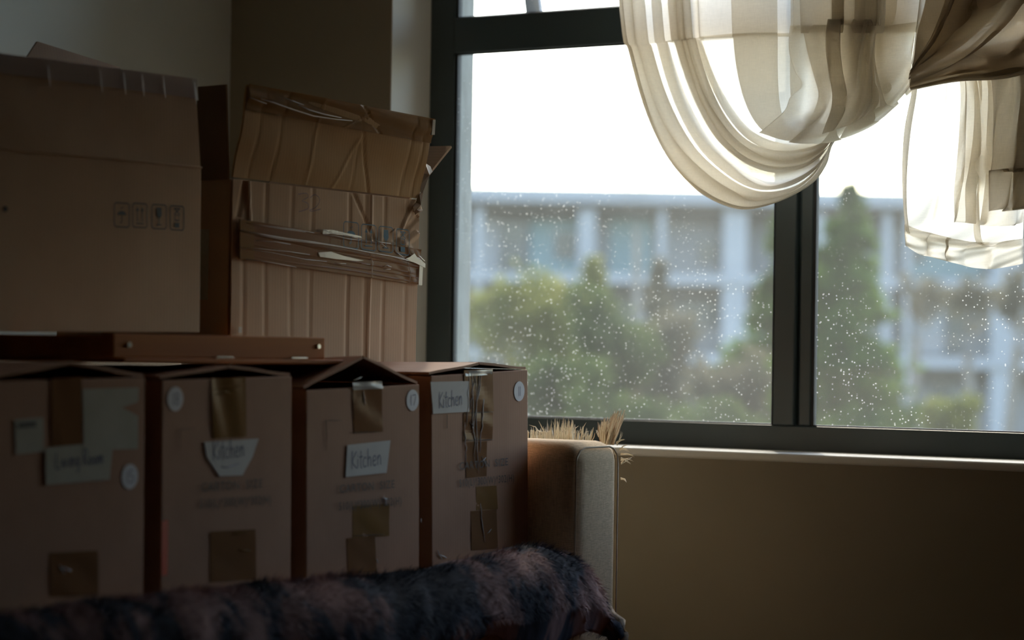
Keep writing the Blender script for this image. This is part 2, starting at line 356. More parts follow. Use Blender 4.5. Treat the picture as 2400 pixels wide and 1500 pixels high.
def ribbon(strokes, wd, X):
    """flat ink strokes in a face plane (y right, z up) at height X off it"""
    vs, fs = [], []
    for st in strokes:
        st = [Vector(p) for p in st]; base = len(vs)
        for i, p in enumerate(st):
            t = (st[min(i + 1, len(st) - 1)] - st[max(i - 1, 0)]); t = t.normalized() if t.length else Vector((1, 0)); n = Vector((-t.y, t.x)) * wd / 2
            for q, x in ((p + n, X), (p - n, X)): vs.append((x, q.x, q.y))
            if i: k = base + 2 * i; fs.append((k - 2, k, k + 1, k - 1))
    return vs, fs
def smooth_st(st, k=3):
    if len(st) < 3: return st
    out = []
    for i in range(len(st) - 1):
        p = [Vector(st[max(i - 1, 0)]), Vector(st[i]), Vector(st[i + 1]), Vector(st[min(i + 2, len(st) - 1)])]
        for j in range(k):
            t = j / k; out.append(.5 * ((2 * p[1]) + (p[2] - p[0]) * t + (2 * p[0] - 5 * p[1] + 4 * p[2] - p[3]) * t * t + (3 * p[1] - p[0] - 3 * p[2] + p[3]) * t ** 3))
    out.append(Vector(st[-1])); return out
def write(text, y, z, h, wid, X, parent, name='handwriting', mat='ink_blue', wd=.0014, slope=0):
    tot = sum(ADV.get(c, .6) for c in text); sc = wid / tot; cx = 0; st = []
    for c in text:
        for s in GL[c]: st.append([(y + (cx + q[0]) * sc, z + q[1] * h + slope * (cx + q[0]) * sc) for q in smooth_st(s)])
        cx += ADV.get(c, .6)
    v, f = ribbon(st, wd, X); return meshobj(name, v, f, mat, parent)
def printed(text, y0, y1, z, h, X, parent, mat='ink_print', rot=0, slope=0):
    cu_ = bpy.data.curves.new('t', 'FONT'); cu_.body = text; cu_.size = 1; cu_.space_character = 1.12; cu_.resolution_u = 3
    o = bpy.data.objects.new('t', cu_); COL.objects.link(o); bpy.context.view_layer.update()
    me = bpy.data.meshes.new_from_object(o.evaluated_get(bpy.context.evaluated_depsgraph_get())); bpy.data.objects.remove(o)
    xs = [v.co.x for v in me.vertices]; ys = [v.co.y for v in me.vertices]; x0, x1 = min(xs), max(xs); b0, b1 = 0, .7
    for v in me.vertices:
        a = (v.co.x - x0) / (x1 - x0); yy = y0 + a * (y1 - y0); v.co = Vector((X, yy, z + (v.co.y - b0) / (b1 - b0) * h + slope * (yy - y0)))
    me.materials.clear(); return link('printed_text', me, mat, parent)
def poly(name, pts, X, mat, parent, th=.0004):
    """thin piece stuck on the +X face; pts (y, z) counter-clockwise seen from outside"""
    n = len(pts); vs = [(X + th, *p) for p in pts] + [(X, *p) for p in pts]
    fs = [tuple(range(n)), tuple(range(2 * n - 1, n - 1, -1))] + [(i, n + i, n + (i + 1) % n, (i + 1) % n) for i in range(n)]
    return meshobj(name, vs, fs, mat, parent)
def disc(cx, cz, r): return [(cx + r * math.cos(2 * PI * i / 28), cz + r * math.sin(2 * PI * i / 28)) for i in range(28)]

# ------------------------------------------------------------------ cartons
def carton_root(name, X, Y, Z, yaw, tilt): return empty(name, M=Matrix.Translation((X, Y, Z)) @ Matrix.Rotation(yaw, 4, 'Z') @ Matrix.Rotation(tilt, 4, 'X'))
def face(root, px, py):
    """where a line of sight meets the carton's front face, in the face's own (y, z)"""
    Mi = root.matrix_world.inverted(); o = Mi @ CAM; d = Mi.to_3x3() @ ray(px, py); p = o - d * (o.x / d.x); return (p.y, p.z)
def carton_body(root, W, L, H, mat, th=.004):
    bm = bmesh.new(); h = W / 2
    def ring(x0, x1, y0, y1, z): return [bm.verts.new((x, y, z)) for x, y in ((x0, y0), (x1, y0), (x1, y1), (x0, y1))]
    ob, ot = ring(-L, 0, -h, h, 0), ring(-L, 0, -h, h, H); it, ib = ring(-L + th, -th, -h + th, h - th, H), ring(-L + th, -th, -h + th, h - th, th)
    for a, b in ((ob, ot), (ot, it), (it, ib)):
        for i in range(4): bm.faces.new((a[i], a[(i + 1) % 4], b[(i + 1) % 4], b[i]))
    bm.faces.new(ob[::-1]); bm.faces.new(ib)
    bmesh.ops.bevel(bm, geom=[e for e in bm.edges if all(v in ob + ot for v in e.verts)], offset=.0016, segments=2, profile=.5, affect='EDGES')
    return bmobj('body', bm, mat, root)
def wob(a, b, seed):
    rr = random.Random(seed); c = [(rr.uniform(.5, 3), rr.uniform(.5, 3), rr.uniform(0, 6)) for _ in range(3)]
    return lambda u, v: a * sum(math.sin(x * u * 3 + y * v * 3 + z) for x, y, z in c) / 3 + b * (v * v)
def tape_strip(root, pts4, mat, seed=1, th=.0005, amp=.0006, parent=None, name='tape', lift=.0008):
    """pts4 (y, z): bl, br, tr, tl on the front face"""
    return slab(name, [(lift, *p) for p in pts4], th, mat, parent or root, n=Vector((1, 0, 0)), res=10, disp=wob(amp, 0, seed))
def carton(X, Y, Z, yaw, tilt, peak, W=.29, L=.505, H=.302, flip=False):
    root = carton_root('moving_carton', X, Y, Z, yaw, tilt); h = W / 2
    carton_body(root, W, L, H, 'card_kraft')
    pk = -.0 if not flip else .03
    slab('flap', [(-.004, -h, H + .001), (-.004, pk, H + peak), (-L + .004, pk, H + peak * .4), (-L + .004, -h, H + .001)], -.004, 'card_kraft', root, res=6, disp=wob(.0015, 0, 3))
    slab('flap', [(-.004, pk + .002, H + peak), (-.004, h, H + .001), (-L + .004, h, H + .001), (-L + .004, pk + .002, H + peak * .4)], -.004, 'card_kraft', root, res=6, disp=wob(.0015, 0, 4))
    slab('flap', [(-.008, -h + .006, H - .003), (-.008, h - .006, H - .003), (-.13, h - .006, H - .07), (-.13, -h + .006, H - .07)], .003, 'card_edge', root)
    return root
def sticker(root, px, py, num, r=.0165, parent=None):
    c = face(root, px, py); s = poly('number_sticker', disc(*c, r), .0006, 'sticker_white', root)
    wd = .009 if num == '11' else .017
    write(num, c[0] - wd * .42, c[1] - .008, .016, wd, .0012, s, 'number', wd=.0011); return s
def fq(root, *pts): return [face(root, *p) for p in pts]

# carton 11
c11 = carton(-2.111, 3.297, .462, .004, .036, .013)
tag(c11, 'cardboard carton nearest the sofa arm, round sticker reading 11 and Kitchen label', 'box', 'row of cartons on the sofa')
tape_strip(c11, fq(c11, (1088, 968), (1156, 965), (1153, 864), (1086, 868)), 'tape_brown', 2, lift=.0012)
tape_strip(c11, fq(c11, (1085, 1035), (1153, 1032), (1155, 966), (1085, 969)), 'tape_brown', 3)
tape_strip(c11, fq(c11, (1092, 1120), (1140, 1116), (1140, 1034), (1090, 1037)), 'tape_brown', 4)
tape_strip(c11, fq(c11, (1104, 1290), (1166, 1286), (1163, 1194), (1103, 1198)), 'tape_brown', 5)
tape_strip(c11, fq(c11, (1116, 1196), (1166, 1193), (1163, 1138), (1115, 1141)), 'tape_gold', 6, lift=.0005)
def crinkles(root, paths, mat='tape_glint', r=.0009):
    """raised puckers in the plastic tape; tape_glint paints the window light on them"""
    bm = bmesh.new()
    for pth in paths:
        pts = [(.0016, *face(root, *p)) for p in pth]; n = len(pts)
        tube(bm, pts, [r * (.25 + .75 * math.sin(PI * (i + .5) / n)) for i in range(n)], 5)
    o = bmobj('tape_crease', bm, mat, root, smooth=True); o['kind'] = 'stuff'; return o
def wander(x0, y0, x1, y1, amp, n=9, rr=random.Random(5)):
    return [(x0 + (x1 - x0) * i / (n - 1) + rr.uniform(-amp, amp) * (0 < i < n - 1), y0 + (y1 - y0) * i / (n - 1) + rr.uniform(-amp, amp) * .3) for i in range(n)]
crinkles(c11, [wander(1097, 875, 1092, 1000, 2), wander(1103, 872, 1112, 1090, 2.5), wander(1112, 870, 1120, 1110, 2), wander(1126, 872, 1108, 1010, 2), wander(1133, 935, 1123, 1060, 2),
    wander(1088, 990, 1090, 1085, 2), wander(1100, 985, 1113, 1030, 1.5), wander(1131, 935, 1128, 1000, 1.5), wander(1110, 880, 1100, 960, 3), wander(1128, 1070, 1138, 1092, 1.5, 5), wander(1126, 1082, 1137, 1072, 1.5, 5), wander(1120, 870, 1116, 950, 3),
    wander(1124, 1180, 1134, 1270, 2), wander(1024, 1290, 1034, 1310, 2, 5), wander(1030, 1300, 1045, 1308, 2, 5), wander(1140, 1250, 1150, 1240, 1, 4)])
crinkles(c11, [wander(1088, 1032, 1155, 1030, .6), wander(1090, 968, 1155, 965, .6)], 'ink_print', .0006)
tape_strip(c11, fq(c11, (1089, 882), (1152, 878), (1152, 866), (1089, 869)), 'tape_crinkle', 9, amp=.0012, lift=.002, name='tape_end')
lb = poly('paper_label', fq(c11, (1013, 970), (1098, 965), (1097, 893), (1007, 895)), .0014, 'paper', c11)
a = face(c11, 1027, 957); b = face(c11, 1078, 946); write('Kitchen', a[0], a[1], .026, b[0] - a[0] + .006, .0022, lb, slope=.04)
sticker(c11, 1216, 917, '11')
a = face(c11, 1075, 1101); b = face(c11, 1188, 1090); printed('CARTON  SIZE', a[0], b[0], a[1], .012, .0022, c11, slope=(b[1] - a[1]) / (b[0] - a[0]))
a = face(c11, 1074, 1141); b = face(c11, 1202, 1128); printed('510(L)*300(W)*302(H)', a[0], b[0], a[1], .012, .0022, c11, slope=(b[1] - a[1]) / (b[0] - a[0]))
crinkles(c11, [[(1046, 971), (1046, 1004)]], 'ink_print', .0005).name = 'printed_line'

# carton 17
c17 = carton(-2.111, 2.972, .440, -.004, .026, .043)
tag(c17, 'cardboard carton with raised tent-like top flaps, round sticker reading 17 and Kitchen label', 'box', 'row of cartons on the sofa')
tape_strip(c17, fq(c17, (829, 1016), (896, 1012), (893, 893), (825, 896)), 'tape_brown', 12, lift=.0012)
tape_strip(c17, fq(c17, (826, 914), (895, 911), (893, 893), (824, 896)), 'tape_crinkle', 13, amp=.001, lift=.002, name='tape_end')  # white strip painted as glare at the top of the tape
tape_strip(c17, fq(c17, (826, 1262), (912, 1256), (912, 1180), (826, 1186)), 'tape_gold', 14, lift=.0005)
tape_strip(c17, fq(c17, (815, 1345), (882, 1340), (878, 1256), (812, 1262)), 'tape_brown', 15)
crinkles(c17, [wander(825, 892, 845, 884, 2, 5), wander(850, 915, 853, 950, 1), wander(893, 1166, 908, 1170, 2, 5), wander(898, 1160, 905, 1185, 2, 5), wander(985, 1215, 986, 1225, 1, 4), wander(880, 1310, 884, 1318, 1, 4)])
crinkles(c17, [wander(816, 1014, 885, 1012, .5), wander(824, 1256, 900, 1252, .5), [(763, 1055), (763, 1020), (762, 986), (775, 985), (800, 985)]], 'ink_print', .0005).name = 'printed_line'
lb = poly('paper_label', fq(c17, (808, 1118), (904, 1108), (913, 1032), (812, 1043)), .0014, 'paper', c17)
a = face(c17, 822, 1100); b = face(c17, 888, 1090); write('Kitchen', a[0], a[1], .027, b[0] - a[0] + .006, .0022, lb, slope=.04)
sticker(c17, 966, 938, '17')
a = face(c17, 794, 1155); b = face(c17, 922, 1143); printed('CARTON  SIZE', a[0], b[0], a[1], .012, .0022, c17, slope=(b[1] - a[1]) / (b[0] - a[0]))
a = face(c17, 792, 1196); b = face(c17, 938, 1182); printed('510(L)*300(W)*302(H)', a[0], b[0], a[1], .012, .0022, c17, slope=(b[1] - a[1]) / (b[0] - a[0]))

# carton second from the left
c2 = carton(-2.112, 2.647, .454, .01, .018, .014)
tag(c2, 'cardboard carton left of the one marked 17, tapered Kitchen label and golden tape', 'box', 'row of cartons on the sofa')
tape_strip(c2, fq(c2, (497, 1028), (577, 1024), (575, 884), (495, 887)), 'tape_gold', 22, amp=.0012, lift=.0012)
tape_strip(c2, fq(c2, (492, 1365), (600, 1358), (598, 1240), (492, 1246)), 'tape_brown', 23)
crinkles(c2, [wander(500, 912, 572, 900, 3), wander(503, 925, 550, 915, 4), wander(545, 1250, 575, 1247, 1.5, 6), wander(560, 1288, 585, 1292, 1.5, 6)], 'tape_gold', .0014)
lb = poly('paper_label', fq(c2, (512, 1116), (566, 1114), (590, 1070), (604, 1028), (477, 1036), (482, 1070)), .0014, 'paper', c2)
a = face(c2, 497, 1078); b = face(c2, 572, 1070); write('Kitchen', a[0], a[1], .026, b[0] - a[0], .0022, lb, slope=.03)
crinkles(c2, [[(515, 1094), (530, 1096), (558, 1086)]], 'ink_blue', .0008).name = 'underline'
sticker(c2, 410, 935, '18')
a = face(c2, 470, 1152); b = face(c2, 612, 1142); printed('CARTON  SIZE', a[0], b[0], a[1], .012, .0022, c2, slope=(b[1] - a[1]) / (b[0] - a[0]))
a = face(c2, 466, 1190); b = face(c2, 632, 1180); printed('510(L)*300(W)*302(H)', a[0], b[0], a[1], .012, .0022, c2, slope=(b[1] - a[1]) / (b[0] - a[0]))
poly('red_strip', fq(c2, (377, 1350), (391, 1348), (393, 1218), (378, 1222)), .0006, 'red_tape', c2)  # red-orange strip along the carton's left edge
crinkles(c2, [[(420, 1055), (420, 1006), (455, 1004)]], 'ink_print', .0005).name = 'printed_line'

# leftmost carton
c1 = carton(-2.112, 2.325, .453, .01, .016, .019)
tag(c1, 'leftmost cardboard carton on the sofa, several paper labels and a dark tape strip', 'box', 'row of cartons on the sofa')
tape_strip(c1, fq(c1, (118, 1046), (190, 1042), (190, 884), (118, 888)), 'tape_brown', 32, lift=.0012)
poly('paper_sheet', fq(c1, (195, 1056), (322, 1052), (322, 975), (284, 955), (322, 942), (324, 908), (192, 912)), .0008, 'paper_dull', c1)
poly('paper_label', fq(c1, (36, 1066), (102, 1058), (100, 978), (32, 984)), .0008, 'paper_dull', c1)
lb = poly('paper_label', fq(c1, (105, 1137), (254, 1124), (262, 1034), (103, 1050)), .0018, 'paper_dull', c1)
a = face(c1, 128, 1098); b = face(c1, 240, 1088); write('Living Room', a[0], a[1], .02, b[0] - a[0], .0026, lb, slope=.03, wd=.0018)
poly('printed_bar', fq(c1, (42, 1003), (82, 1000), (82, 988), (42, 991)), .0014, 'ink_black', c1)
sticker(c1, 303, 1117, '15')
tape_strip(c1, fq(c1, (115, 1400), (230, 1394), (228, 1290), (115, 1296)), 'tape_brown', 33)
crinkles(c1, [wander(138, 1325, 150, 1345, 2, 5), wander(145, 1330, 165, 1338, 2, 5)])

# ------------------------------------------------------------------ wooden frame lying on the cartons
wf = empty('wooden_bed_frame_panel', (-2.15, 2.68, .776)); tag(wf, 'orange-brown wooden frame lying flat between lower cartons and the big left box', 'wooden frame')
T = Matrix.Translation((2.15, -2.68, -.776))
def wp(o): o.matrix_parent_inverse = T; return o
ya, yb = 2.443, 2.915
wp(box('front_rail', (-2.172, ya, .783), (-2.15, yb, .815), 'wood_rail', wf, .0015))
wp(box('ledge', (-2.76, ya + .005, .7755), (-2.135, yb + .03, .7825), 'wood_rail', wf, .002))
for y in (ya, yb - .022): wp(box('side_rail', (-2.74, y, .783), (-2.173, y + .022, .812), 'wood_rail', wf, .0015))
wp(box('back_rail', (-2.765, ya, .783), (-2.742, yb, .812), 'wood_rail', wf, .0015))
for x in (-2.3, -2.45, -2.6): wp(box('slat', (x - .03, ya + .024, .790), (x + .03, yb - .024, .802), 'wood_rail', wf, .002))
for px in (526, 700):
    p = onX(px, 830, -2.149); wp(box('staple', (-2.150, p.y - .02, .7832), (-2.146, p.y + .018, .7858), 'steel', wf, .0008))
for px, py in ((746, 812), (302, 808)):
    p = onX(px, py, -2.149); bm = bmesh.new(); tube(bm, [(-2.152, p.y, p.z), (-2.147, p.y, p.z)], .0036, 12); wp(bmobj('screw', bm, 'steel', wf))

# ------------------------------------------------------------------ handling symbols
def rrect(x0, z0, x1, z1, r, k=5):
    out = []
    for cx, cz, a0 in ((x1 - r, z1 - r, 0), (x0 + r, z1 - r, 90), (x0 + r, z0 + r, 180), (x1 - r, z0 + r, 270)):
        for i in range(k + 1): t = math.radians(a0 + 90 * i / k); out.append((cx + r * math.cos(t), cz + r * math.sin(t)))
    return out
def symbols(root, quads, X, seedmat='ink_symbol', parts=('umbrella', 'arrows', 'glass', 'stack')):
    for q, kind in zip(quads, parts):
        (ax, az), (bx, bz), (cx, cz), (dx, dz) = q
        def P(u, v): return ((ax * (1 - u) + bx * u) * (1 - v) + (dx * (1 - u) + cx * u) * v, (az * (1 - u) + bz * u) * (1 - v) + (dz * (1 - u) + cz * u) * v)
        def line(pts): return [P(*p) for p in pts]
        st = [line(rrect(0, 0, 1, 1, .14) + [rrect(0, 0, 1, 1, .14)[0]])]; fills = []
        if kind == 'umbrella':
            fills.append(line([(.5 + .3 * math.cos(t), .5 + .17 * math.sin(t)) for t in [PI * i / 10 for i in range(11)]])); st += [line([(.5, .5), (.5, .22), (.44, .16), (.38, .2)]), line([(.45, .75), (.43, .82)]), line([(.55, .78), (.58, .85)])]
        if kind == 'arrows':
            for x in (.33, .67): st.append(line([(x, .25), (x, .7)])); fills.append(line([(x - .1, .68), (x + .1, .68), (x, .86)]))
            st.append(line([(.25, .16), (.75, .16)]))
        if kind == 'glass':
            fills.append(line([(.42, .45), (.58, .45), (.68, .58), (.66, .88), (.34, .88), (.32, .58)])); st += [line([(.5, .48), (.5, .18)]), line([(.34, .16), (.66, .16)])]
        if kind == 'stack':
            fills.append(line([(.33, .1), (.67, .1), (.67, .3), (.33, .3)])); st += [line([(.35, .4), (.65, .4), (.65, .62), (.35, .62), (.35, .4)]), line([(.3, .9), (.7, .65)]), line([(.7, .9), (.3, .65)]), line([(.3, .9), (.7, .9)]), line([(.5, .35), (.5, .4)])]
        v, f = ribbon(st, .0016, X)
        for fl in fills: b0 = len(v); v += [(X, *p) for p in fl]; f.append(tuple(range(b0, b0 + len(fl))))
        meshobj('handling_symbol', v, f, seedmat, root)

# ------------------------------------------------------------------ big box, left
bl = carton_root('large_carton', -2.35, 2.614, .817, 0, .012); W, L, H = .504, .38, .252; h = W / 2
tag(bl, 'large open cardboard box standing on the wooden frame, far left', 'box', 'large open boxes on top')
carton_body(bl, W, L, H, 'card_pale')
def loc(root, p): return root.matrix_world.inverted() @ p
tr, tl = loc(bl, onX(456, 186, -2.357)), loc(bl, onX(-168, 104, -2.357))
slab('flap', [(-.001, -h, H + .001), (-.001, h, H + .001), tr, tl], .004, 'card_pale', bl, res=12, disp=wob(.002, 0, 41))
d = (Vector((-.001, h, H)) - tr); e = (Vector((-.001, -h, H)) - tl)
def offs(v, k): return v + Vector((.0025, 0, 0)) + k
slab('tape', [offs(tl, e * .2), offs(tr, d * .22), offs(tr, -d * .005), offs(tl, -e * .005)], .0006, 'tape_clear', bl, res=24, disp=lambda u, v: .0004 * math.sin(u * 26) * math.sin(u * 11 + 1))
bm = bmesh.new()
for px, py in ((113, 160), (235, 172), (290, 178), (333, 182), (383, 186), (456, 200)):
    A = loc(bl, onX(px, py - 8, -2.351)); B = loc(bl, onX(px + 5, py + 44, -2.351)); tube(bm, [A, (A + B) / 2, B], [.0003, .0009, .0003], 5)
bmobj('tape_crease', bm, 'tape_glint', bl)['kind'] = 'stuff'
poly('tape_end', [(h - .001, H), (h + .003, H), (h + .001, H + .0)], .001, 'tape_crinkle', bl) if False else slab('tape_end', [offs(tr, d * .24 + Vector((0, -.004, 0))), offs(tr, d * .24 + Vector((0, .003, 0))), offs(tr, Vector((0, .003, 0))), offs(tr, Vector((0, -.010, 0)))], .001, 'tape_crinkle', bl)
# flaps behind: right one folded down, back one standing askew
pts = [loc(bl, onX(x, y, X)) for x, y, X in ((20, 200, -2.66), (262, 262, -2.66), (282, 158, -2.68), (88, 97, -2.68))]
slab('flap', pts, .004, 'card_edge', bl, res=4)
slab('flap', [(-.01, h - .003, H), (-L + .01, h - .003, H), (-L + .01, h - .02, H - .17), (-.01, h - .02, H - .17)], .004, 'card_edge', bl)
q = [(267, 475, 302), (310, 476, 344), (355, 479, 389), (398, 482, 430)]
symbols(bl, [fq(bl, (a, b + 56), (c, b + 58), (c, b + 2), (a, b)) for a, b, c in q], .0008)
bm = bmesh.new(); tube(bm, [(.0005, -h, H - .001), (.0015, 0, H), (.0005, h, H - .001)], .0018, 6); bmobj('fold_line', bm, 'card_pale', bl)
bm = bmesh.new(); c = face(bl, 12, 490); tube(bm, [(.0002, *c), (.0012, *c)], .004, 10); bmobj('punched_hole', bm, 'ink_black', bl)

# ------------------------------------------------------------------ big box, right: crumpled, marked 32
bx = carton_root('large_carton', -2.350, 3.186, .7705, -.02, -.006); W, L, H = .496, .36, .29; h = W / 2
tag(bx, 'large crumpled cardboard box marked 32 with wide shiny tape, open flap beside the window', 'box', 'large open boxes on top')
carton_body(bx, W, L, H - .002, 'card_pale')
def crease_fn(lines, seed, a0=.0016, g=.45):
    rr = random.Random(seed); nz = wob(.003, 0, seed)
    def f(u, v):
        d = nz(u, v)
        for (x0, y0, x1, y1, wd, amp) in lines:
            dx, dy = x1 - x0, y1 - y0; ll = math.hypot(dx, dy); t = ((u - x0) * dx + (v - y0) * dy) / (ll * ll); dist = abs((u - x0) * dy - (v - y0) * dx) / ll
            if -.03 < t < 1.03: q = max(0, 1 - dist / (wd * 1.5)); d += g * amp * q * q * (3 - 2 * q)
        return d
    return f
cl = [(x, 0, x + R.uniform(-.01, .01), 1, .012, R.choice((-1, 1)) * R.uniform(.0012, .0028)) for x in (.06, .17, .30, .40, .60, .70, .80, .93)]
cl += [(.62, 1, .80, .62, .012, -.004), (.99, .80, .80, .62, .02, .005), (.99, .9, .86, .74, .015, -.004), (.97, 1.0, .9, .82, .012, .005), (.95, .7, .85, .8, .02, .003), (.72, .02, .725, .98, .008, .003), (.03, .8, .06, 1, .015, -.006), (.09, .7, .07, 1, .01, .005)]
slab('front_panel', [(.0065, -h, .0), (.0065, h, .0), (.0065, h, H - .003), (.0065, -h, H - .003)], .002, 'card_pale', bx, n=Vector((1, 0, 0)), res=130, disp=crease_fn(cl, 51, g=.6))
tl, tr = loc(bx, onX(584, 199, -2.335)), loc(bx, onX(1018, 281, -2.325))
fl = [(x, 0, x + .02, 1, .010, R.choice((-1, 1)) * R.uniform(.001, .0022)) for x in (.07, .18, .36, .60, .88, .95)] + [(.58, 1, .70, 0, .010, -.0035), (.50, 0, .62, .7, .01, .0018)]
slab('flap', [(.006, -h, H), (.006, h, H), tr, tl], .004, 'card_gold', bx, res=110, disp=crease_fn(fl, 53))
# tape over the flap's free edge
d = Vector((.006, h, H)) - tr; e = Vector((.006, -h, H)) - tl; k = Vector((.0032, 0, 0))
slab('tape', [tl + e * .27 + k, tr + d * .3 + k, tr - d * .01 + k, tl - e * .01 + k], .0005, 'tape_gold', bx, res=80, disp=crease_fn(fl, 53))
rs = [tl + (tr - tl) * t for t in (0, .1)]
bm = bmesh.new()
def flap_line(path, r=.0011):
    pts = [loc(bx, onX(x, y, -2.326)) for x, y in path]; n = len(pts); tube(bm, pts, [r * (.3 + .7 * math.sin(PI * (i + .5) / n)) for i in range(n)], 5)
flap_line([(585, 228), (605, 236), (625, 243)], .0007); flap_line([(612, 232), (640, 240), (690, 258), (735, 272), (790, 280), (826, 283)]); flap_line([(700, 246), (725, 258), (760, 268), (800, 276)]); flap_line([(668, 230), (690, 238), (712, 246)], .0007)
bmobj('tape_crease', bm, 'tape_glint', bx, smooth=True)['kind'] = 'stuff'
pq = [loc(bx, onX(x, y, -2.322)) for x, y in ((1012, 316), (1019, 316), (1021, 281), (1015, 280))]; slab('tape_end', pq, .003, 'torn_paper', bx)
# left side flap standing up, its shade painted as darker card, right side flap pushed outward
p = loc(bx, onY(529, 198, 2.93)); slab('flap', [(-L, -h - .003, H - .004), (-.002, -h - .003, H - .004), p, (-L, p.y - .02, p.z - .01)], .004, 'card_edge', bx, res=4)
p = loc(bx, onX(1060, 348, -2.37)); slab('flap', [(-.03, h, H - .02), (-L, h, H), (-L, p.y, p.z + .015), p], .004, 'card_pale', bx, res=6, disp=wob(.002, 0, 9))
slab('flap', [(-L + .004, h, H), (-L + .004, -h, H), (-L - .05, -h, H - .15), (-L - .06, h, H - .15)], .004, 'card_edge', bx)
poly('side_label', [(0, 0), (1, 0), (1, 1), (0, 1)], 0, 'paper_dull', bx).matrix_local = Matrix.Translation((-.16, -h - .0006, .10)) @ Matrix.Rotation(-PI / 2, 4, 'Z') @ Matrix.Diagonal((1, .12, .11, 1))
# torn liner paper hanging at the corner
def torn(name, pxs, X, mat, amp, seed):
    rr = random.Random(seed); pts = [loc(bx, onX(x, y, X + rr.uniform(-amp, amp))) for x, y in pxs]; n = len(pts)
    c = sum(pts, Vector()) / n + Vector((amp, 0, 0)); vs = pts + [c] + [p - Vector((.001, 0, 0)) for p in pts]
    fs = [(i, (i + 1) % n, n) for i in range(n)] + [tuple(n + 1 + i for i in range(n))[::-1]] + [(i, n + 1 + i, n + 1 + (i + 1) % n, (i + 1) % n) for i in range(n)]
    meshobj(name, vs, fs, mat, bx)
torn('torn_paper', [(980, 440), (990, 455), (998, 430), (1006, 408), (1014, 402), (1009, 390), (1000, 384), (994, 376), (988, 405)], -2.338, 'torn_paper', .008, 3)
torn('torn_paper', [(983, 456), (992, 450), (988, 470), (984, 486), (990, 492), (986, 497), (976, 492), (970, 497), (968, 486), (974, 474)], -2.334, 'card_edge', .005, 4)
torn('torn_paper', [(970, 488), (991, 491), (989, 496), (978, 500), (974, 503)], -2.333, 'card_edge', .003, 5)
# wide tape round the front with gathered wrinkles
tp = fq(bx, (546, 606), (975, 668), (975, 585), (547, 513))
def wrinkle(u, v):
    g = 0
    for (v0, s, a, w_) in ((.93, .05, .002, .03), (.70, -.20, .0035, .035), (.62, -.18, -.002, .02), (.40, -.10, .0025, .03), (.32, -.16, .002, .02), (.12, -.05, .002, .03)):
        vc = v0 + s * u + .02 * math.sin(9 * u + v0 * 20); g += .14 * a * max(0, 1 - abs(v - vc) / w_)
    return g + .0012 * math.sin(u * 60 + v * 9) * max(0, u - .82) * 5 + .0004 * math.sin(u * 300) * (u < .08)
slab('tape', [(.0115, *p) for p in tp], .0006, 'tape_brown', bx, n=Vector((1, 0, 0)), res=110, disp=wrinkle)
def line32(paths, mat='tape_glint', name='tape_crease', X=.014, r=.0011):
    bm = bmesh.new()
    for pth in paths:
        pts = [(X, *face(bx, *p)) for p in pth]; n = len(pts); tube(bm, pts, [r * (.3 + .7 * math.sin(PI * (i + .5) / n)) for i in range(n)], 5)
    o = bmobj(name, bm, mat, bx, smooth=True); o['kind'] = 'stuff'; return o
line32([[(548, 541), (600, 550), (660, 560), (720, 568), (780, 578), (850, 592), (920, 604), (980, 622)]], r=.0011)
line32([[(560, 546), (620, 556), (700, 566), (790, 581), (900, 601), (975, 620)], [(548, 543), (640, 561), (760, 575), (860, 594)]], r=.0006)
line32([[(560, 522), (610, 530), (660, 536), (705, 543), (720, 546)], [(575, 528), (640, 536), (700, 544)], [(548, 580), (600, 584), (660, 590), (710, 597)], [(550, 583), (620, 592), (700, 608), (750, 613)], [(585, 564), (630, 567), (665, 573)],
    [(560, 608), (610, 614), (650, 621), (678, 626)], [(768, 617), (795, 618)], [(880, 625), (892, 622), (902, 626)], [(884, 631), (900, 631)], [(850, 595), (858, 615), (856, 640), (858, 652)], [(903, 573), (915, 592), (930, 603)], [(940, 575), (948, 598), (968, 606), (978, 618)],
    [(960, 585), (965, 598), (980, 612)], [(935, 605), (942, 622), (947, 640), (944, 664)], [(832, 618), (852, 620)], [(739, 538), (760, 546), (785, 548), (810, 555), (832, 562)], [(742, 550), (770, 553), (800, 560), (828, 563)], [(856, 560), (875, 568), (900, 571)], [(868, 575), (880, 572), (890, 580)]], r=.0005)
poly('tape_end', fq(bx, (730, 592), (760, 590), (790, 600), (838, 611), (820, 612), (770, 607), (735, 602)), .0135, 'tape_crinkle', bx)  # pale patches painted as glare on the wide tape
poly('tape_end', fq(bx, (740, 549), (742, 538), (765, 539), (790, 545), (830, 554), (833, 558), (800, 553), (760, 548)), .0135, 'tape_crinkle', bx)
poly('tape_end', fq(bx, (547, 607), (580, 611), (580, 520), (547, 514)), .0131, 'tape_gold', bx)
poly('tape_end', fq(bx, (966, 668), (974, 669), (976, 625), (968, 622)), .0135, 'tape_crinkle', bx)
poly('tape_end', fq(bx, (935, 606), (945, 602), (955, 594), (962, 604), (981, 618), (980, 628), (960, 618), (945, 612)), .0145, 'tape_crinkle', bx)
q = [(790, 519, 825, 60), (832, 525, 866, 59), (873, 530, 906, 58), (914, 536, 944, 58)]
symbols(bx, [fq(bx, (a, b + hh), (c, b + hh + 5), (c, b + 4), (a, b)) for a, b, c, hh in q], .0135, 'ink_symbol_blue')
a = face(bx, 683, 492); write('32', a[0], a[1], .028, .062, .013, bx, 'handwriting', 'ink_blue', .0009)
poly('tape_scrap', fq(bx, (544, 780), (552, 780), (552, 766), (545, 766)), .0125, 'tape_crinkle', bx)

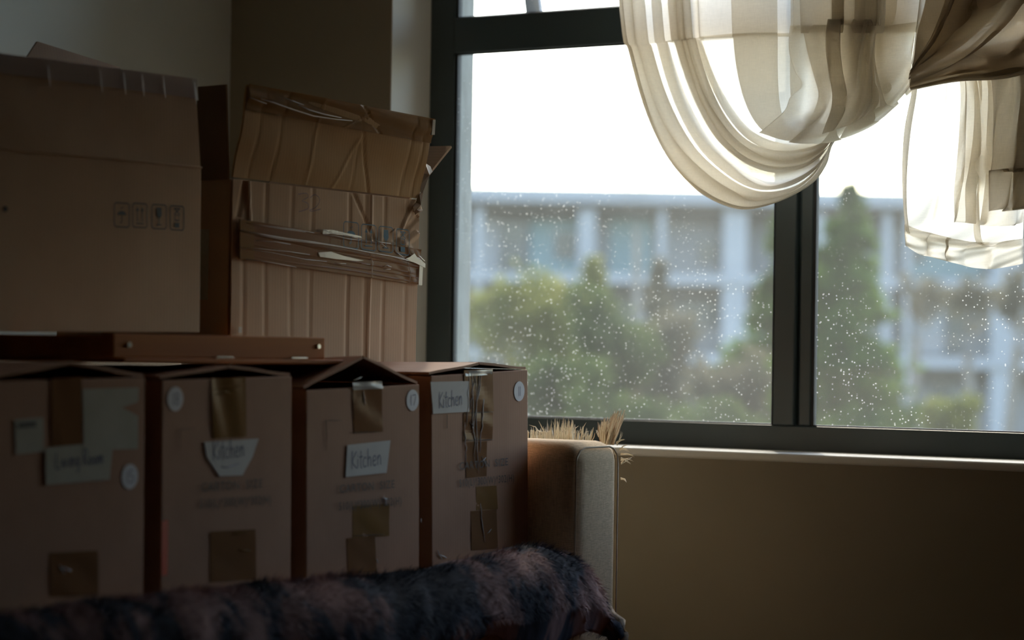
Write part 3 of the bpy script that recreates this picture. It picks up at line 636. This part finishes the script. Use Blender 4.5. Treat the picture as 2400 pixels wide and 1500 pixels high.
# ------------------------------------------------------------------ furry throw over the seat front
def ridge(y):
    k = [(1.6, .484), (2.0, .480), (2.3, .484), (2.68, .480), (2.95, .472), (3.1, .478), (3.2, .487), (3.29, .489), (3.35, .480), (3.39, .463), (3.42, .438), (3.44, .41), (3.452, .385)]
    for (a, p), (b, q_) in zip(k, k[1:]):
        if y <= b: t = (y - a) / (b - a); t = t * t * (3 - 2 * t); return p + (q_ - p) * t
    return k[-1][1]
NY, NP = 150, 34; vs = []
def bl_pt(i, j):
    y = 1.6 + (3.450 - 1.6) * i / NY; zr = ridge(y); s = j / NP
    hem = .345 + .012 * math.sin(y * 9) + (.02 * math.sin(y * 23)) - max(0, 3.1 - y) * .12
    xb, zb = (-2.085, zr - .032) if y < 3.34 else (-2.024, zr - .02)
    prof = [(xb, zb), (-2.055, zr - .008), (-2.02, zr), (-1.985, zr - .008), (-1.955, zr - .035), (-1.940, zr - .08), (-1.942, (zr + hem) / 2 - .03), (-1.955, hem)]
    if y > 3.34: prof = [(xb, zb), (-2.015, zr - .006), (-2.0, zr), (-1.98, zr - .010), (-1.962, zr - .03), (-1.952, zr - .055), (-1.950, (zr + hem) / 2 - .02), (-1.962, min(hem, zr - .04))]
    q_ = s * 7; a = min(int(q_), 6); t = q_ - a
    P = [Vector(prof[max(a - 1, 0)]), Vector(prof[a]), Vector(prof[a + 1]), Vector(prof[min(a + 2, 7)])]
    v = .5 * ((2 * P[1]) + (P[2] - P[0]) * t + (2 * P[0] - 5 * P[1] + 4 * P[2] - P[3]) * t * t + (3 * P[1] - P[0] - 3 * P[2] + P[3]) * t ** 3)
    wv = (.006 * math.sin(y * 11 + s * 3 + math.sin(y * 5)) + .003 * math.sin(y * 37 + s * 4 + 2 * math.sin(y * 13))) * s
    return Vector((v.x + wv + .004, y + .01 * math.sin(s * 9 + y * 5) * s, v.y + .002 * math.sin(y * 37)))
vs = [bl_pt(i, j) for i in range(NY + 1) for j in range(NP + 1)]; K = NP + 1
fs = [(i * K + j, i * K + j + 1, (i + 1) * K + j + 1, (i + 1) * K + j) for i in range(NY) for j in range(NP)]
th = meshobj('fur_throw', vs, fs, 'throw_fur', smooth=True); md = th.modifiers.new('thick', 'SOLIDIFY'); md.thickness = .012; md.offset = -1
tag(th, 'slate blue and mauve shaggy fur throw draped over the front edge of the sofa seat', 'blanket')
fv, ff = [], []; rr = random.Random(11)
for n in range(46000):
    i = rr.uniform(1, NY - .01); j = rr.uniform(.2, NP - .01); p = bl_pt(i, j); a = bl_pt(i + .3, j) - p; b = bl_pt(i, min(j + .3, NP)) - p
    nn = b.cross(a); nn = -nn.normalized() if nn.length else Vector((1, 0, 0))
    if nn.x < 0 and nn.z < 0: nn = -nn
    dn = b.normalized() if b.length else Vector((0, 0, -1)); L_ = rr.uniform(.008, .018)
    dr = (nn * .7 + dn * .8 + Vector((rr.gauss(0, .3), rr.gauss(0, .35), rr.gauss(0, .25)))).normalized()
    sd_ = dr.cross(nn); sd_ = (sd_.normalized() if sd_.length > .01 else Vector((0, 1, 0))) * rr.uniform(.0004, .0009)
    k = len(fv); tip = p + dr * L_ + dn * L_ * .3; mid = p + dr * L_ * .55
    fv += [p - sd_, p + sd_, mid + sd_ * .7, mid - sd_ * .7, tip]; ff += [(k, k + 1, k + 2, k + 3), (k + 3, k + 2, k + 4)]
bm = bmesh.new(); ep = [bl_pt(NY, j) + Vector((.003, .006, 0)) + Vector((.004 * math.sin(j), .003 * math.sin(j * 1.7), 0)) for j in range(12, NP + 1, 2)]
tube(bm, ep, [.008 + .007 * math.sin(PI * i / (len(ep) - 1)) + .002 * math.sin(i * 2.1) for i in range(len(ep))], 10)
bmobj('lining_edge', bm, 'sherpa', th, smooth=True)['label'] = 'tan fleece lining showing at the end'
fu = meshobj('fur_pile', fv, ff, 'throw_fur', th); fu['kind'] = 'stuff'

# ------------------------------------------------------------------ dried grass bundle behind the arm
gb = empty('dried_grass_bundle', (-2.35, 3.78, 0)); tag(gb, 'bundle of pale bristly dried grass poking up behind the sofa arm', 'dried grass')
G = Matrix.Translation((2.35, -3.78, 0)); rr = random.Random(21)
def blades(name, lst, mat):
    bm = bmesh.new()
    for base, mid, tip, r in lst: tube(bm, [base, mid, tip], [r, r * .8, r * .15], 4)
    o = bmobj(name, bm, mat, gb); o.matrix_parent_inverse = G; o['kind'] = 'stuff'; return o
def blade(px, py0, qx, qy, Y, r=.0011):
    b = onY(px, py0, Y); t = onY(qx, qy, Y + rr.uniform(-.03, .03)); m = (b + t) / 2 + Vector((rr.uniform(-.004, .004), 0, .002)); return (b, m, t, r)
L1 = []
for n in range(150):
    x = rr.uniform(1245, 1385) if n % 3 else rr.choice((1300, 1312, 1322, 1331, 1338)) + rr.uniform(-4, 4)
    hgt = rr.uniform(8, 40) * (1.0 if 1285 < x < 1345 else .55); L1.append(blade(x, 1040, x + (x - 1320) * .12 + rr.gauss(0, 4), 1020 - hgt, 3.74 + rr.uniform(-.03, .05)))
for x, y, qx, qy in ((1262, 1010, 1240, 996), (1276, 1015, 1262, 986), (1345, 1015, 1356, 998), (1366, 1018, 1374, 990), (1372, 1020, 1382, 1010), (1318, 1010, 1322, 975), (1341, 1010, 1342, 984)): L1.append(blade(x, y, qx, qy, 3.74))
blades('grass_tuft', L1, 'straw')
L2 = []; L3 = []
for n in range(210):
    t = rr.random(); x = 1408 + 30 * t; ht = rr.uniform(.5, 1)
    (L3 if n % 3 else L2).append(blade(x, 1042, x + (6 + 26 * (t - .3)) * ht + rr.gauss(0, 3) + (5 if t > .4 else -2), 1035 - (48 + 28 * min(1, t * 1.6)) * ht, 3.70 + rr.uniform(-.03, .05), .0013))
for x, y, qx, qy in ((1446, 1040, 1458, 1013), (1444, 1036, 1464, 1030), (1452, 1050, 1474, 1058), (1455, 1062, 1486, 1070), (1455, 1075, 1483, 1079), (1455, 1072, 1476, 1088), (1456, 1084, 1480, 1070), (1453, 1052, 1470, 1045), (1455, 1120, 1466, 1128), (1403, 1020, 1398, 1008)):
    for k in range(3): L3.append(blade(x, y + k * 2, qx + rr.uniform(-3, 3), qy + rr.uniform(-3, 3), 3.70, .0009))
blades('grass_tuft', L2, 'straw_brown'); blades('grass_tuft', L3, 'straw')
bm = bmesh.new()
for n in range(120):
    x = rr.uniform(-2.55, -2.25); y = 3.74 + rr.uniform(-.05, .06); tube(bm, [(-2.4 + (x + 2.4) * .5, 3.75 + rr.uniform(-.05, .05), 0), (x, y, .35), (x + rr.uniform(-.03, .03), y, .655)], .0016, 4)
o = bmobj('stalks', bm, 'straw', gb); o.matrix_parent_inverse = G; o['kind'] = 'stuff'

# ------------------------------------------------------------------ curtain
def cat(P, q_):
    n = len(P) - 1; q_ = min(max(q_, 0), n); a = min(int(q_), n - 1); t = q_ - a
    p = [P[max(a - 1, 0)], P[a], P[a + 1], P[min(a + 2, n)]]
    return tuple(.5 * (2 * p[1][k] + (p[2][k] - p[0][k]) * t + (2 * p[0][k] - 5 * p[1][k] + 4 * p[2][k] - p[3][k]) * t * t + (3 * p[1][k] - p[0][k] - 3 * p[2][k] + p[3][k]) * t ** 3) for k in range(len(p[0])))
cur = empty('curtain', (-1.9, 4.0, 2.2)); tag(cur, 'sheer cream curtain knotted up in a swag across the window', 'curtain')
CI = Matrix.Translation((1.9, -4.0, -2.2))
def drape(name, curves, NS, NT, N, k, A, Y0, seed, mat='voile', wp_=.55, tmin=0, lean=0):
    """cloth hung along measured guide curves, pleated: k > 1 makes the pleats fold over each other"""
    rr = random.Random(seed); ph = [rr.uniform(0, 6.28) for _ in range(6)]; vs = []
    for i in range(NS + 1):
        s = i / NS; sw = s + wp_ / N * (math.sin(2 * PI * N * .37 * s + ph[0]) + .6 * math.sin(2 * PI * N * .61 * s + ph[1]))
        for j in range(NT + 1):
            t = j / NT; phi = 2 * PI * N * sw + .9 * math.sin(2.2 * t + ph[2]) + .5 * math.sin(5 * t + ph[3])
            kk = k * (.80 + .32 * math.sin(3.1 * s * N * .5 + 3.4 * t + ph[4])) * min(1, s * 14 + .3, (1 - s) * 6 + .15); u = s + kk / (2 * PI * N) * math.sin(phi); u = min(max(u, 0), 1)
            n = len(curves) - 1; q_ = u * n; a = min(int(q_), n - 1); cs = [cat(c, t * (len(c) - 1)) for c in (curves[max(a - 1, 0)], curves[a], curves[a + 1], curves[min(a + 2, n)])]
            x, y, dy = cat(cs, 1 + q_ - a) if False else tuple(.5 * (2 * cs[1][m] + (cs[2][m] - cs[0][m]) * (q_ - a) + (2 * cs[0][m] - 5 * cs[1][m] + 4 * cs[2][m] - cs[3][m]) * (q_ - a) ** 2 + (3 * cs[1][m] - cs[0][m] - 3 * cs[2][m] + cs[3][m]) * (q_ - a) ** 3) for m in range(3))
            Y = Y0 + dy + A * math.cos(phi) * (.5 + .5 * math.sin(2 * t + ph[5]) ** 2) + .004 * math.sin(17 * s + 9 * t)
            x += 5 * math.sin(7 * t + 9 * s + ph[0]) * math.sin(3 * s + 5 * t + ph[1]) * min(1, s * 5, (1 - s) * 5); y += 4 * math.sin(8 * s * N * .3 + 4 * t + ph[2]) * t * min(1, s * 5, (1 - s) * 5)
            vs.append(onY(x, y, Y + .003 * math.sin(23 * t + 31 * s)))
    K = NT + 1; fs = [(i * K + j, (i + 1) * K + j, (i + 1) * K + j + 1, i * K + j + 1) for i in range(NS) for j in range(NT)]
    o = meshobj(name, vs, fs, mat, cur, smooth=True); o.matrix_parent_inverse = CI
    sb = o.modifiers.new('s', 'SUBSURF'); sb.levels = 0; sb.render_levels = 1
    return o
z0 = 0
swag = [
 [(1380, -835, z0), (1448, 0, z0), (1472, 120, z0), (1512, 260, z0), (1565, 370, z0), (1632, 445, 0), (1700, 482, 0), (1755, 490, 0), (1835, 468, 0), (1905, 428, 0), (1938, 385, 0.01), (1962, 325, .02), (2060, 250, .03), (2110, 215, .03)],
 [(1410, -835, 0), (1475, 0, 0), (1500, 120, 0), (1545, 250, 0), (1605, 355, 0), (1680, 425, 0), (1745, 458, 0), (1800, 462, 0), (1860, 448, 0), (1908, 412, 0), (1935, 365, .01), (1958, 315, .02), (2050, 240, .03), (2110, 208, .03)],
 [(1440, -835, 0), (1500, 0, 0), (1528, 110, 0), (1580, 235, 0), (1645, 335, 0), (1715, 395, 0), (1770, 425, 0), (1820, 432, 0), (1872, 418, 0), (1912, 388, 0), (1938, 345, .01), (1960, 305, .02), (2050, 235, .03), (2110, 205, .03)],
 [(1480, -835, 0), (1530, 0, 0), (1560, 100, 0), (1612, 210, 0), (1672, 300, 0), (1730, 352, 0), (1785, 378, 0), (1835, 385, 0), (1882, 378, 0), (1918, 355, 0), (1942, 330, .01), (1970, 298, .02), (2050, 230, .03), (2110, 200, .03)],
 [(1560, -835, 0), (1600, 0, 0), (1625, 90, 0), (1660, 180, 0), (1700, 255, 0), (1745, 310, 0), (1795, 338, 0), (1845, 345, 0), (1890, 340, 0), (1925, 330, 0), (1950, 315, .01), (1980, 290, .02), (2050, 225, .03), (2110, 195, .03)],
 [(1720, -835, 0), (1740, 0, 0), (1750, 80, 0), (1758, 160, 0), (1772, 230, 0), (1795, 280, 0), (1825, 308, 0), (1865, 318, 0), (1905, 315, 0), (1935, 305, 0), (1960, 298, .01), (1990, 280, .02), (2050, 220, .03), (2110, 190, .03)],
 [(1915, -835, 0), (1910, 0, 0), (1905, 80, 0), (1902, 150, 0), (1898, 210, 0), (1892, 250, 0), (1885, 275, 0), (1905, 285, 0), (1925, 288, 0), (1945, 285, 0), (1968, 280, .01), (1995, 268, .02), (2050, 215, .03), (2110, 185, .03)],
]
for i_, k_ in enumerate((0, 14, 34, 52, 46, 10, 0)):
    swag[i_] = [(x + k_ * max(0, 1 - max(y, 0) / 420), y, d) for x, y, d in swag[i_]]
drape('swag', swag, 300, 90, 7, 4.2, .022, 4.03, 5)
bunch = [
 [(1835, -835, 0), (1858, 0, 0), (1852, 60, 0), (1850, 115, 0), (1862, 165, 0), (1880, 200, 0), (1852, 228, 0), (1838, 262, 0), (1780, 312, 0)],
 [(1890, -835, 0), (1905, 0, 0), (1900, 60, 0), (1898, 120, 0), (1905, 175, 0), (1915, 220, 0), (1900, 258, 0), (1880, 295, 0), (1850, 332, 0)],
 [(1950, -835, 0), (1965, 0, 0), (1958, 60, 0), (1955, 125, 0), (1960, 185, 0), (1968, 235, 0), (1965, 275, 0), (1955, 305, 0), (1945, 330, 0)],
 [(2010, -835, 0), (2025, 0, 0), (2015, 60, 0), (2012, 125, 0), (2018, 180, 0), (2028, 225, 0), (2032, 262, 0), (2030, 288, 0), (2028, 302, 0)],
 [(2080, -835, 0), (2085, 0, 0), (2072, 60, 0), (2065, 120, 0), (2066, 165, 0), (2072, 205, 0), (2078, 235, 0), (2080, 252, 0), (2080, 265, 0)],
 [(2150, -835, 0), (2165, 0, 0), (2150, 50, 0), (2142, 95, 0), (2138, 130, 0), (2136, 160, 0), (2136, 180, 0), (2134, 196, 0), (2132, 210, 0)],
]
drape('bunched_fold', bunch, 180, 60, 3, 3.4, .02, 3.98, 8)
drape('inner_fold', [[(x + 8, y - 10 if y > 250 else y, d) for x, y, d in c] for c in bunch[1:]], 110, 40, 3, 3.5, .012, 4.004, 12)
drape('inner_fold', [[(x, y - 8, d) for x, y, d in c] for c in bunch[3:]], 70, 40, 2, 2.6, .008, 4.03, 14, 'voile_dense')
drape('inner_fold', [[(x - 18, y - 16, d) for x, y, d in c] for c in bunch[2:5]], 50, 40, 1.5, 2.0, .006, 3.962, 15)
upper = [
 [(2160, -835, 0), (2165, -100, 0), (2155, 0, 0), (2148, 60, 0), (2142, 110, 0), (2136, 150, 0)],
 [(2260, -835, 0), (2250, -120, 0), (2215, 0, 0), (2185, 80, 0), (2155, 130, 0), (2136, 165, 0)],
 [(2360, -835, 0), (2350, -120, 0), (2320, 0, 0), (2250, 90, 0), (2185, 145, 0), (2134, 182, 0)],
 [(2470, -835, 0), (2460, -100, 0), (2420, 40, 0), (2320, 130, 0), (2220, 170, 0), (2132, 200, 0)],
 [(2560, -835, 0), (2550, -60, 0), (2500, 120, 0), (2380, 180, 0), (2240, 192, 0), (2134, 212, 0)],
]
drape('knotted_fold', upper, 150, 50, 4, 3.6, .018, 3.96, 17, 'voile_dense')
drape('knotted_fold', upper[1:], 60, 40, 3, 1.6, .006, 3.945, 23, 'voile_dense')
tail = [
 [(2138, 150, 0), (2138, 200, 0), (2120, 300, 0), (2114, 400, 0), (2116, 480, 0), (2122, 530, 0), (2126, 545, 0)],
 [(2170, 130, 0), (2185, 200, 0), (2180, 300, 0), (2172, 400, 0), (2168, 490, 0), (2166, 540, 0), (2166, 556, 0)],
 [(2230, 120, 0), (2250, 200, 0), (2248, 300, 0), (2240, 400, 0), (2236, 495, 0), (2236, 556, 0), (2236, 572, 0)],
 [(2300, 110, 0), (2320, 200, 0), (2322, 300, 0), (2318, 400, 0), (2314, 500, 0), (2312, 565, 0), (2312, 580, 0)],
 [(2400, 90, 0), (2412, 200, 0), (2408, 300, 0), (2404, 400, 0), (2400, 490, 0), (2398, 560, 0), (2397, 572, 0)],
]
drape('tail', tail, 140, 60, 2.5, 2.4, .016, 4.0, 31)
drape('inner_fold', [[(x, y - (50 if y > 400 else 0), d) for x, y, d in c] for c in tail[2:]], 60, 40, 2.5, 1.7, .008, 3.985, 33)
drape('inner_fold', [[(x + 20, y - (150 if y > 400 else 0), d) for x, y, d in c] for c in tail[2:]], 60, 40, 2, 1.5, .006, 4.02, 35)
drape('inner_fold', [[(x + 6, y - (95 if y > 400 else 0) + (20 if y > 500 else 0) * math.sin(x * .05), d) for x, y, d in c] for c in tail[3:]], 50, 40, 1.5, 2.0, .006, 3.965, 41, 'voile_dense')
drape('hem', [[(c[-1][0] + dx, c[-1][1] - 14 + dy * .5, 0), (c[-1][0] + dx, c[-1][1] + 10 + dy * .6, .001), (c[-1][0] + dx * .6, c[-1][1] + 44 + dy, 0)] for c, dx, dy in zip(tail, (-6, 0, 0, 0, 2), (-14, 0, 4, 4, 2))], 100, 12, 3, .7, .008, 3.995, 37, 'voile_hem')
bm = bmesh.new(); tube(bm, [(-2.75, 4.02, 2.17), (-1.05, 4.02, 2.17)], .012, 12)
rod = empty('curtain_rod', (-1.9, 4.02, 2.17)); tag(rod, 'dark curtain rod above the window carrying the sheer curtain', 'curtain rod')
RI = Matrix.Translation((1.9, -4.02, -2.17)); o = bmobj('rod', bm, 'frame_metal', rod, smooth=True); o.matrix_parent_inverse = RI
for x in (-2.7, -1.12): o = box('bracket', (x - .01, 4.02, 2.155), (x + .01, 4.099, 2.175), 'frame_metal', rod, .002); o.matrix_parent_inverse = RI

# ------------------------------------------------------------------ outside: ground, house, trees
struct(box('ground', (-150, 6, -8.2), (60, 160, -8), 'grass_ground'), 'grass ground far below the window')
hs = empty('apartment_building', M=Matrix.Translation(CAM + fwd0 * 85 + Vector((0, 0, -.8))) @ Matrix.Rotation(AZ, 4, 'Z'))
tag(hs, 'long white apartment block with recessed balconies beyond the trees', 'building')
HK = .015
def hx(px): return (px - 1200) * HK
def hz(py, px=1600): return .8 + (822 + .0155 * (px - 1200) - py) * HK
def hb(name, x0, x1, y0, y1, d0, d1, mat, parent=None): return box(name, (hx(x0), d0, hz(y1, (x0 + x1) / 2)), (hx(x1), d1, hz(y0, (x0 + x1) / 2)), mat, parent or hs)
BX0, BX1 = 900, 2700
box('back_wall', (hx(BX0), 1.6, -8), (hx(BX1), 8, hz(455)), 'house_grey', hs)
hb('roof', BX0 - 10, BX1 + 10, 448, 482, -.5, 8.2, 'house_white')
hb('soffit', BX0, BX1, 482, 500, -.1, 1.6, 'house_soffit')  # dark strip painting the shadow below the roof
for y in (646, 832, 1018):
    hb('floor_slab', BX0, BX1, y, y + 24, -.2, 1.6, 'house_white'); hb('soffit', BX0, BX1, y + 24, y + 44, .2, 1.6, 'house_soffit')  # dark strip under each slab paints its shadow
for x0, x1 in ((960, 990), (1108, 1130), (1352, 1392), (1540, 1556), (1692, 1748), (1908, 1930), (2066, 2086), (2118, 2132), (2322, 2376), (2520, 2560)):
    box('column', (hx(x0), -.1, -8), (hx(x1), .3, hz(482)), 'house_white', hs)
for x0, x1, y0, y1, m_ in ((1130, 1165, 505, 646, 'house_white'), (1240, 1352, 510, 646, 'house_teal'), (1430, 1530, 505, 646, 'house_teal'), (1556, 1690, 500, 640, 'house_grey'), (1940, 2060, 500, 646, 'house_white'), (2130, 2320, 560, 646, 'house_teal'), (1390, 1540, 690, 832, 'house_white'), (1130, 1190, 690, 832, 'house_white'), (1940, 2110, 690, 832, 'house_grey'), (2160, 2230, 690, 832, 'house_white'), (2380, 2520, 505, 832, 'house_white'), (2140, 2320, 880, 1018, 'house_grey')):
    hb('wall_panel', x0, x1, y0, y1, 1.45, 1.65, m_)
for x0, x1, y0, y1 in ((1172, 1228, 522, 570), (1172, 1228, 582, 632), (1196, 1232, 700, 770), (1690 - 50, 1690, 560, 612), (1600, 1650, 705, 760), (1655, 1690, 705, 760), (1300, 1345, 540, 600), (1620, 1690, 880, 960), (1970, 2020, 530, 600), (2110, 2150, 690, 800), (2235, 2275, 700, 820), (2280, 2316, 500, 545), (2100, 2140, 880, 1010), (2200, 2250, 890, 1010), (2150, 2180, 520, 610), (1450, 1500, 700, 800), (1010, 1060, 530, 630), (2420, 2470, 540, 630)):
    f_ = hb('window', x0 - 3, x1 + 3, y0 - 3, y1 + 3, 1.36, 1.5, 'house_white'); hb('pane', x0, x1, y0, y1, 1.33, 1.355, 'house_pane', f_)
def quads(name, pts, size, mat, parent, seed):
    rr = random.Random(seed); v, f = [], []
    for p in pts:
        a = Vector((rr.gauss(0, 1), rr.gauss(0, 1), rr.gauss(0, 1))).normalized(); b = a.orthogonal().normalized(); b.rotate(Matrix.Rotation(rr.uniform(0, 6), 3, a)); s = size * rr.uniform(.5, 1.2); c = a.cross(b) * s * .5; b = b * s
        k = len(v); v += [p - b, p + c, p + b, p - c]; f.append((k, k + 1, k + 2, k + 3))
    o = meshobj(name, v, f, mat, parent); o['kind'] = 'stuff'; return o
def conifer(px, py_top, halfw, py_w, dist, label, seed, n=7000, mat='needles'):
    """top at (px, py_top); half width halfw pixels reached at py_w, growing on downwards"""
    rr = random.Random(seed); top = atD(px, py_top, dist); k = dist / F; H_ = top.z + 8; slope = halfw / (py_w - py_top); maxr = 1.9 * halfw * k
    t = empty('conifer', (top.x, top.y, -8)); tag(t, label, 'tree', 'trees between the window and the apartment block')
    bm = bmesh.new(); tube(bm, [(0, 0, 0), (0, 0, H_ - .3)], [.18, .02], 6); bmobj('trunk', bm, 'bark_dark', t)
    pts = []
    nb = 90
    for q_ in range(nb):
        dz = (q_ / nb) ** 1.1 * min(H_ - 1, 9) + .05; r = min(slope * dz, maxr) * rr.uniform(.65, 1.25); a = rr.uniform(0, 6.28)
        for m in range(n // nb):
            u = rr.random() ** .6; pts.append(Vector((math.cos(a) * r * u + rr.gauss(0, .05 + .10 * u * r), math.sin(a) * r * u + rr.gauss(0, .05 + .10 * u * r), H_ - dz + (.12 - .25 * u) * r + rr.gauss(0, .05 + .05 * r))))
    for _ in range(n // 5):
        dz = rr.uniform(0, min(H_ - 1, 9)); r = min(slope * dz, maxr) * .5; pts.append(Vector((rr.gauss(0, r * .5), rr.gauss(0, r * .5), H_ - dz)))
    quads('foliage', pts, dist * .0034, mat, t, seed)
def broad(px, py_top, halfw, dist, label, seed, mat, n=1500, bark='bark_pale', name='leafy_tree', dens=1):
    rr = random.Random(seed); top = atD(px, py_top, dist); k = dist / F; rad = halfw * k; H_ = top.z + 8
    t = empty(name, (top.x, top.y, -8)); tag(t, label, 'tree', 'trees between the window and the apartment block')
    bm = bmesh.new(); tips = []
    def grow(p, d, L_, r, lv):
        q_ = p + d * L_; m = (p + q_) / 2 + Vector((rr.gauss(0, .05), rr.gauss(0, .05), 0)) * L_; tube(bm, [p, m, q_], [r, r * .85, r * .7], 4)
        tips.append(q_); tips.append(m) if lv > 1 else None
        if lv < 4:
            for _ in range(3 if lv else 5):
                sp_ = (.55 if lv else .45); dd = (d + Vector((rr.gauss(0, sp_), rr.gauss(0, sp_), rr.uniform(-.1, .5)))).normalized(); grow(q_, dd, L_ * rr.uniform(.6, .85), r * .62, lv + 1)
    trunk_h = max(H_ - rad * 3.0, H_ * .35); grow(Vector((0, 0, 0)), Vector((0, 0, 1)), trunk_h, .12 + rad * .04, 0)
    # fit crown to the measured height and width
    for tip in tips: pass
    zs = max(p.z for p in tips); rs_ = sorted(math.hypot(p.x, p.y) for p in tips)[int(len(tips) * .92)] or 1
    for v in bm.verts:
        if v.co.z > trunk_h * .98: v.co.z = trunk_h + (v.co.z - trunk_h) * (H_ - trunk_h) / (zs - trunk_h)
        f_ = rad / rs_ if v.co.z > trunk_h * 1.02 else 1; v.co.x *= f_; v.co.y *= f_
    bmobj('branches', bm, bark, t)
    if n:
        pts = []
        for _ in range(n):
            p = rr.choice(tips); s = rad / rs_; pts.append(Vector((p.x * s + rr.gauss(0, .12 * rad), p.y * s + rr.gauss(0, .12 * rad), trunk_h + (p.z - trunk_h) * (H_ - trunk_h) / (zs - trunk_h) + rr.gauss(0, .1 * rad))))
        quads('foliage', [p for p in pts if p.z > trunk_h * .6], dist * .002, mat, t, seed)
conifer(1992, 440, 165, 850, 39, 'tall dark green conifer behind the window mullion', 61, 12000)
conifer(1850, 470, 170, 900, 47, 'dark conifer just left of the tallest one, mostly behind the mullion', 62, 11000)
conifer(1388, 610, 75, 900, 45, 'slim yellow-green conifer in the middle of the left pane', 63, 4500, 'leaves_yellow')
conifer(1545, 620, 70, 900, 54, 'slim yellowish conifer right of the middle of the left pane', 64, 3500, 'leaves_olive')
broad(1255, 635, 120, 40, 'bushy yellow-green tree left of the slim yellow-green conifer', 65, 'leaves_yellow', 8000)
broad(1150, 690, 80, 46, 'brownish half-bare tree at the left edge of the glass', 66, 'leaves_olive', 1500, 'bark_dark')
broad(1400, 690, 130, 36, 'green leafy tree low in the middle of the left pane', 67, 'leaves_green', 9000)
broad(1570, 740, 120, 38, 'greyish half-bare tree low in the left pane near the mullion', 68, 'leaves_olive', 2500)
broad(1700, 820, 100, 34, 'low olive bush below the pale column near the mullion', 69, 'leaves_olive', 2500, 'bark_dark')
broad(1290, 840, 100, 32, 'dark green bush above the carton marked 11', 70, 'leaves_green', 4500, 'bark_dark')
broad(1495, 380, 60, 60, 'tall thin bare tree rising above the roof line left of the curtain', 74, 'leaves_olive', 0, name='bare_tree')
broad(2150, 640, 55, 56, 'bare pale-barked tree in the right pane below the curtain tail', 71, 'leaves_olive', 350, name='bare_tree')
broad(2270, 650, 70, 50, 'thin bare tree beside the pale pillar in the right pane', 72, 'leaves_olive', 500, name='bare_tree')
broad(2215, 925, 60, 36, 'small yellow-green shrub at the bottom of the right pane', 73, 'leaves_yellow', 1500, name='leafy_shrub')
broad(2385, 640, 60, 44, 'half-bare tree at the right edge of the picture', 75, 'leaves_olive', 800)
broad(1480, 900, 150, 31, 'dark low shrub along the bottom of the left pane', 76, 'leaves_green', 5000, 'bark_dark', name='leafy_shrub')
broad(1640, 940, 120, 27, 'olive low shrub at the bottom right of the left pane', 77, 'leaves_green', 4000, 'bark_dark', name='leafy_shrub')
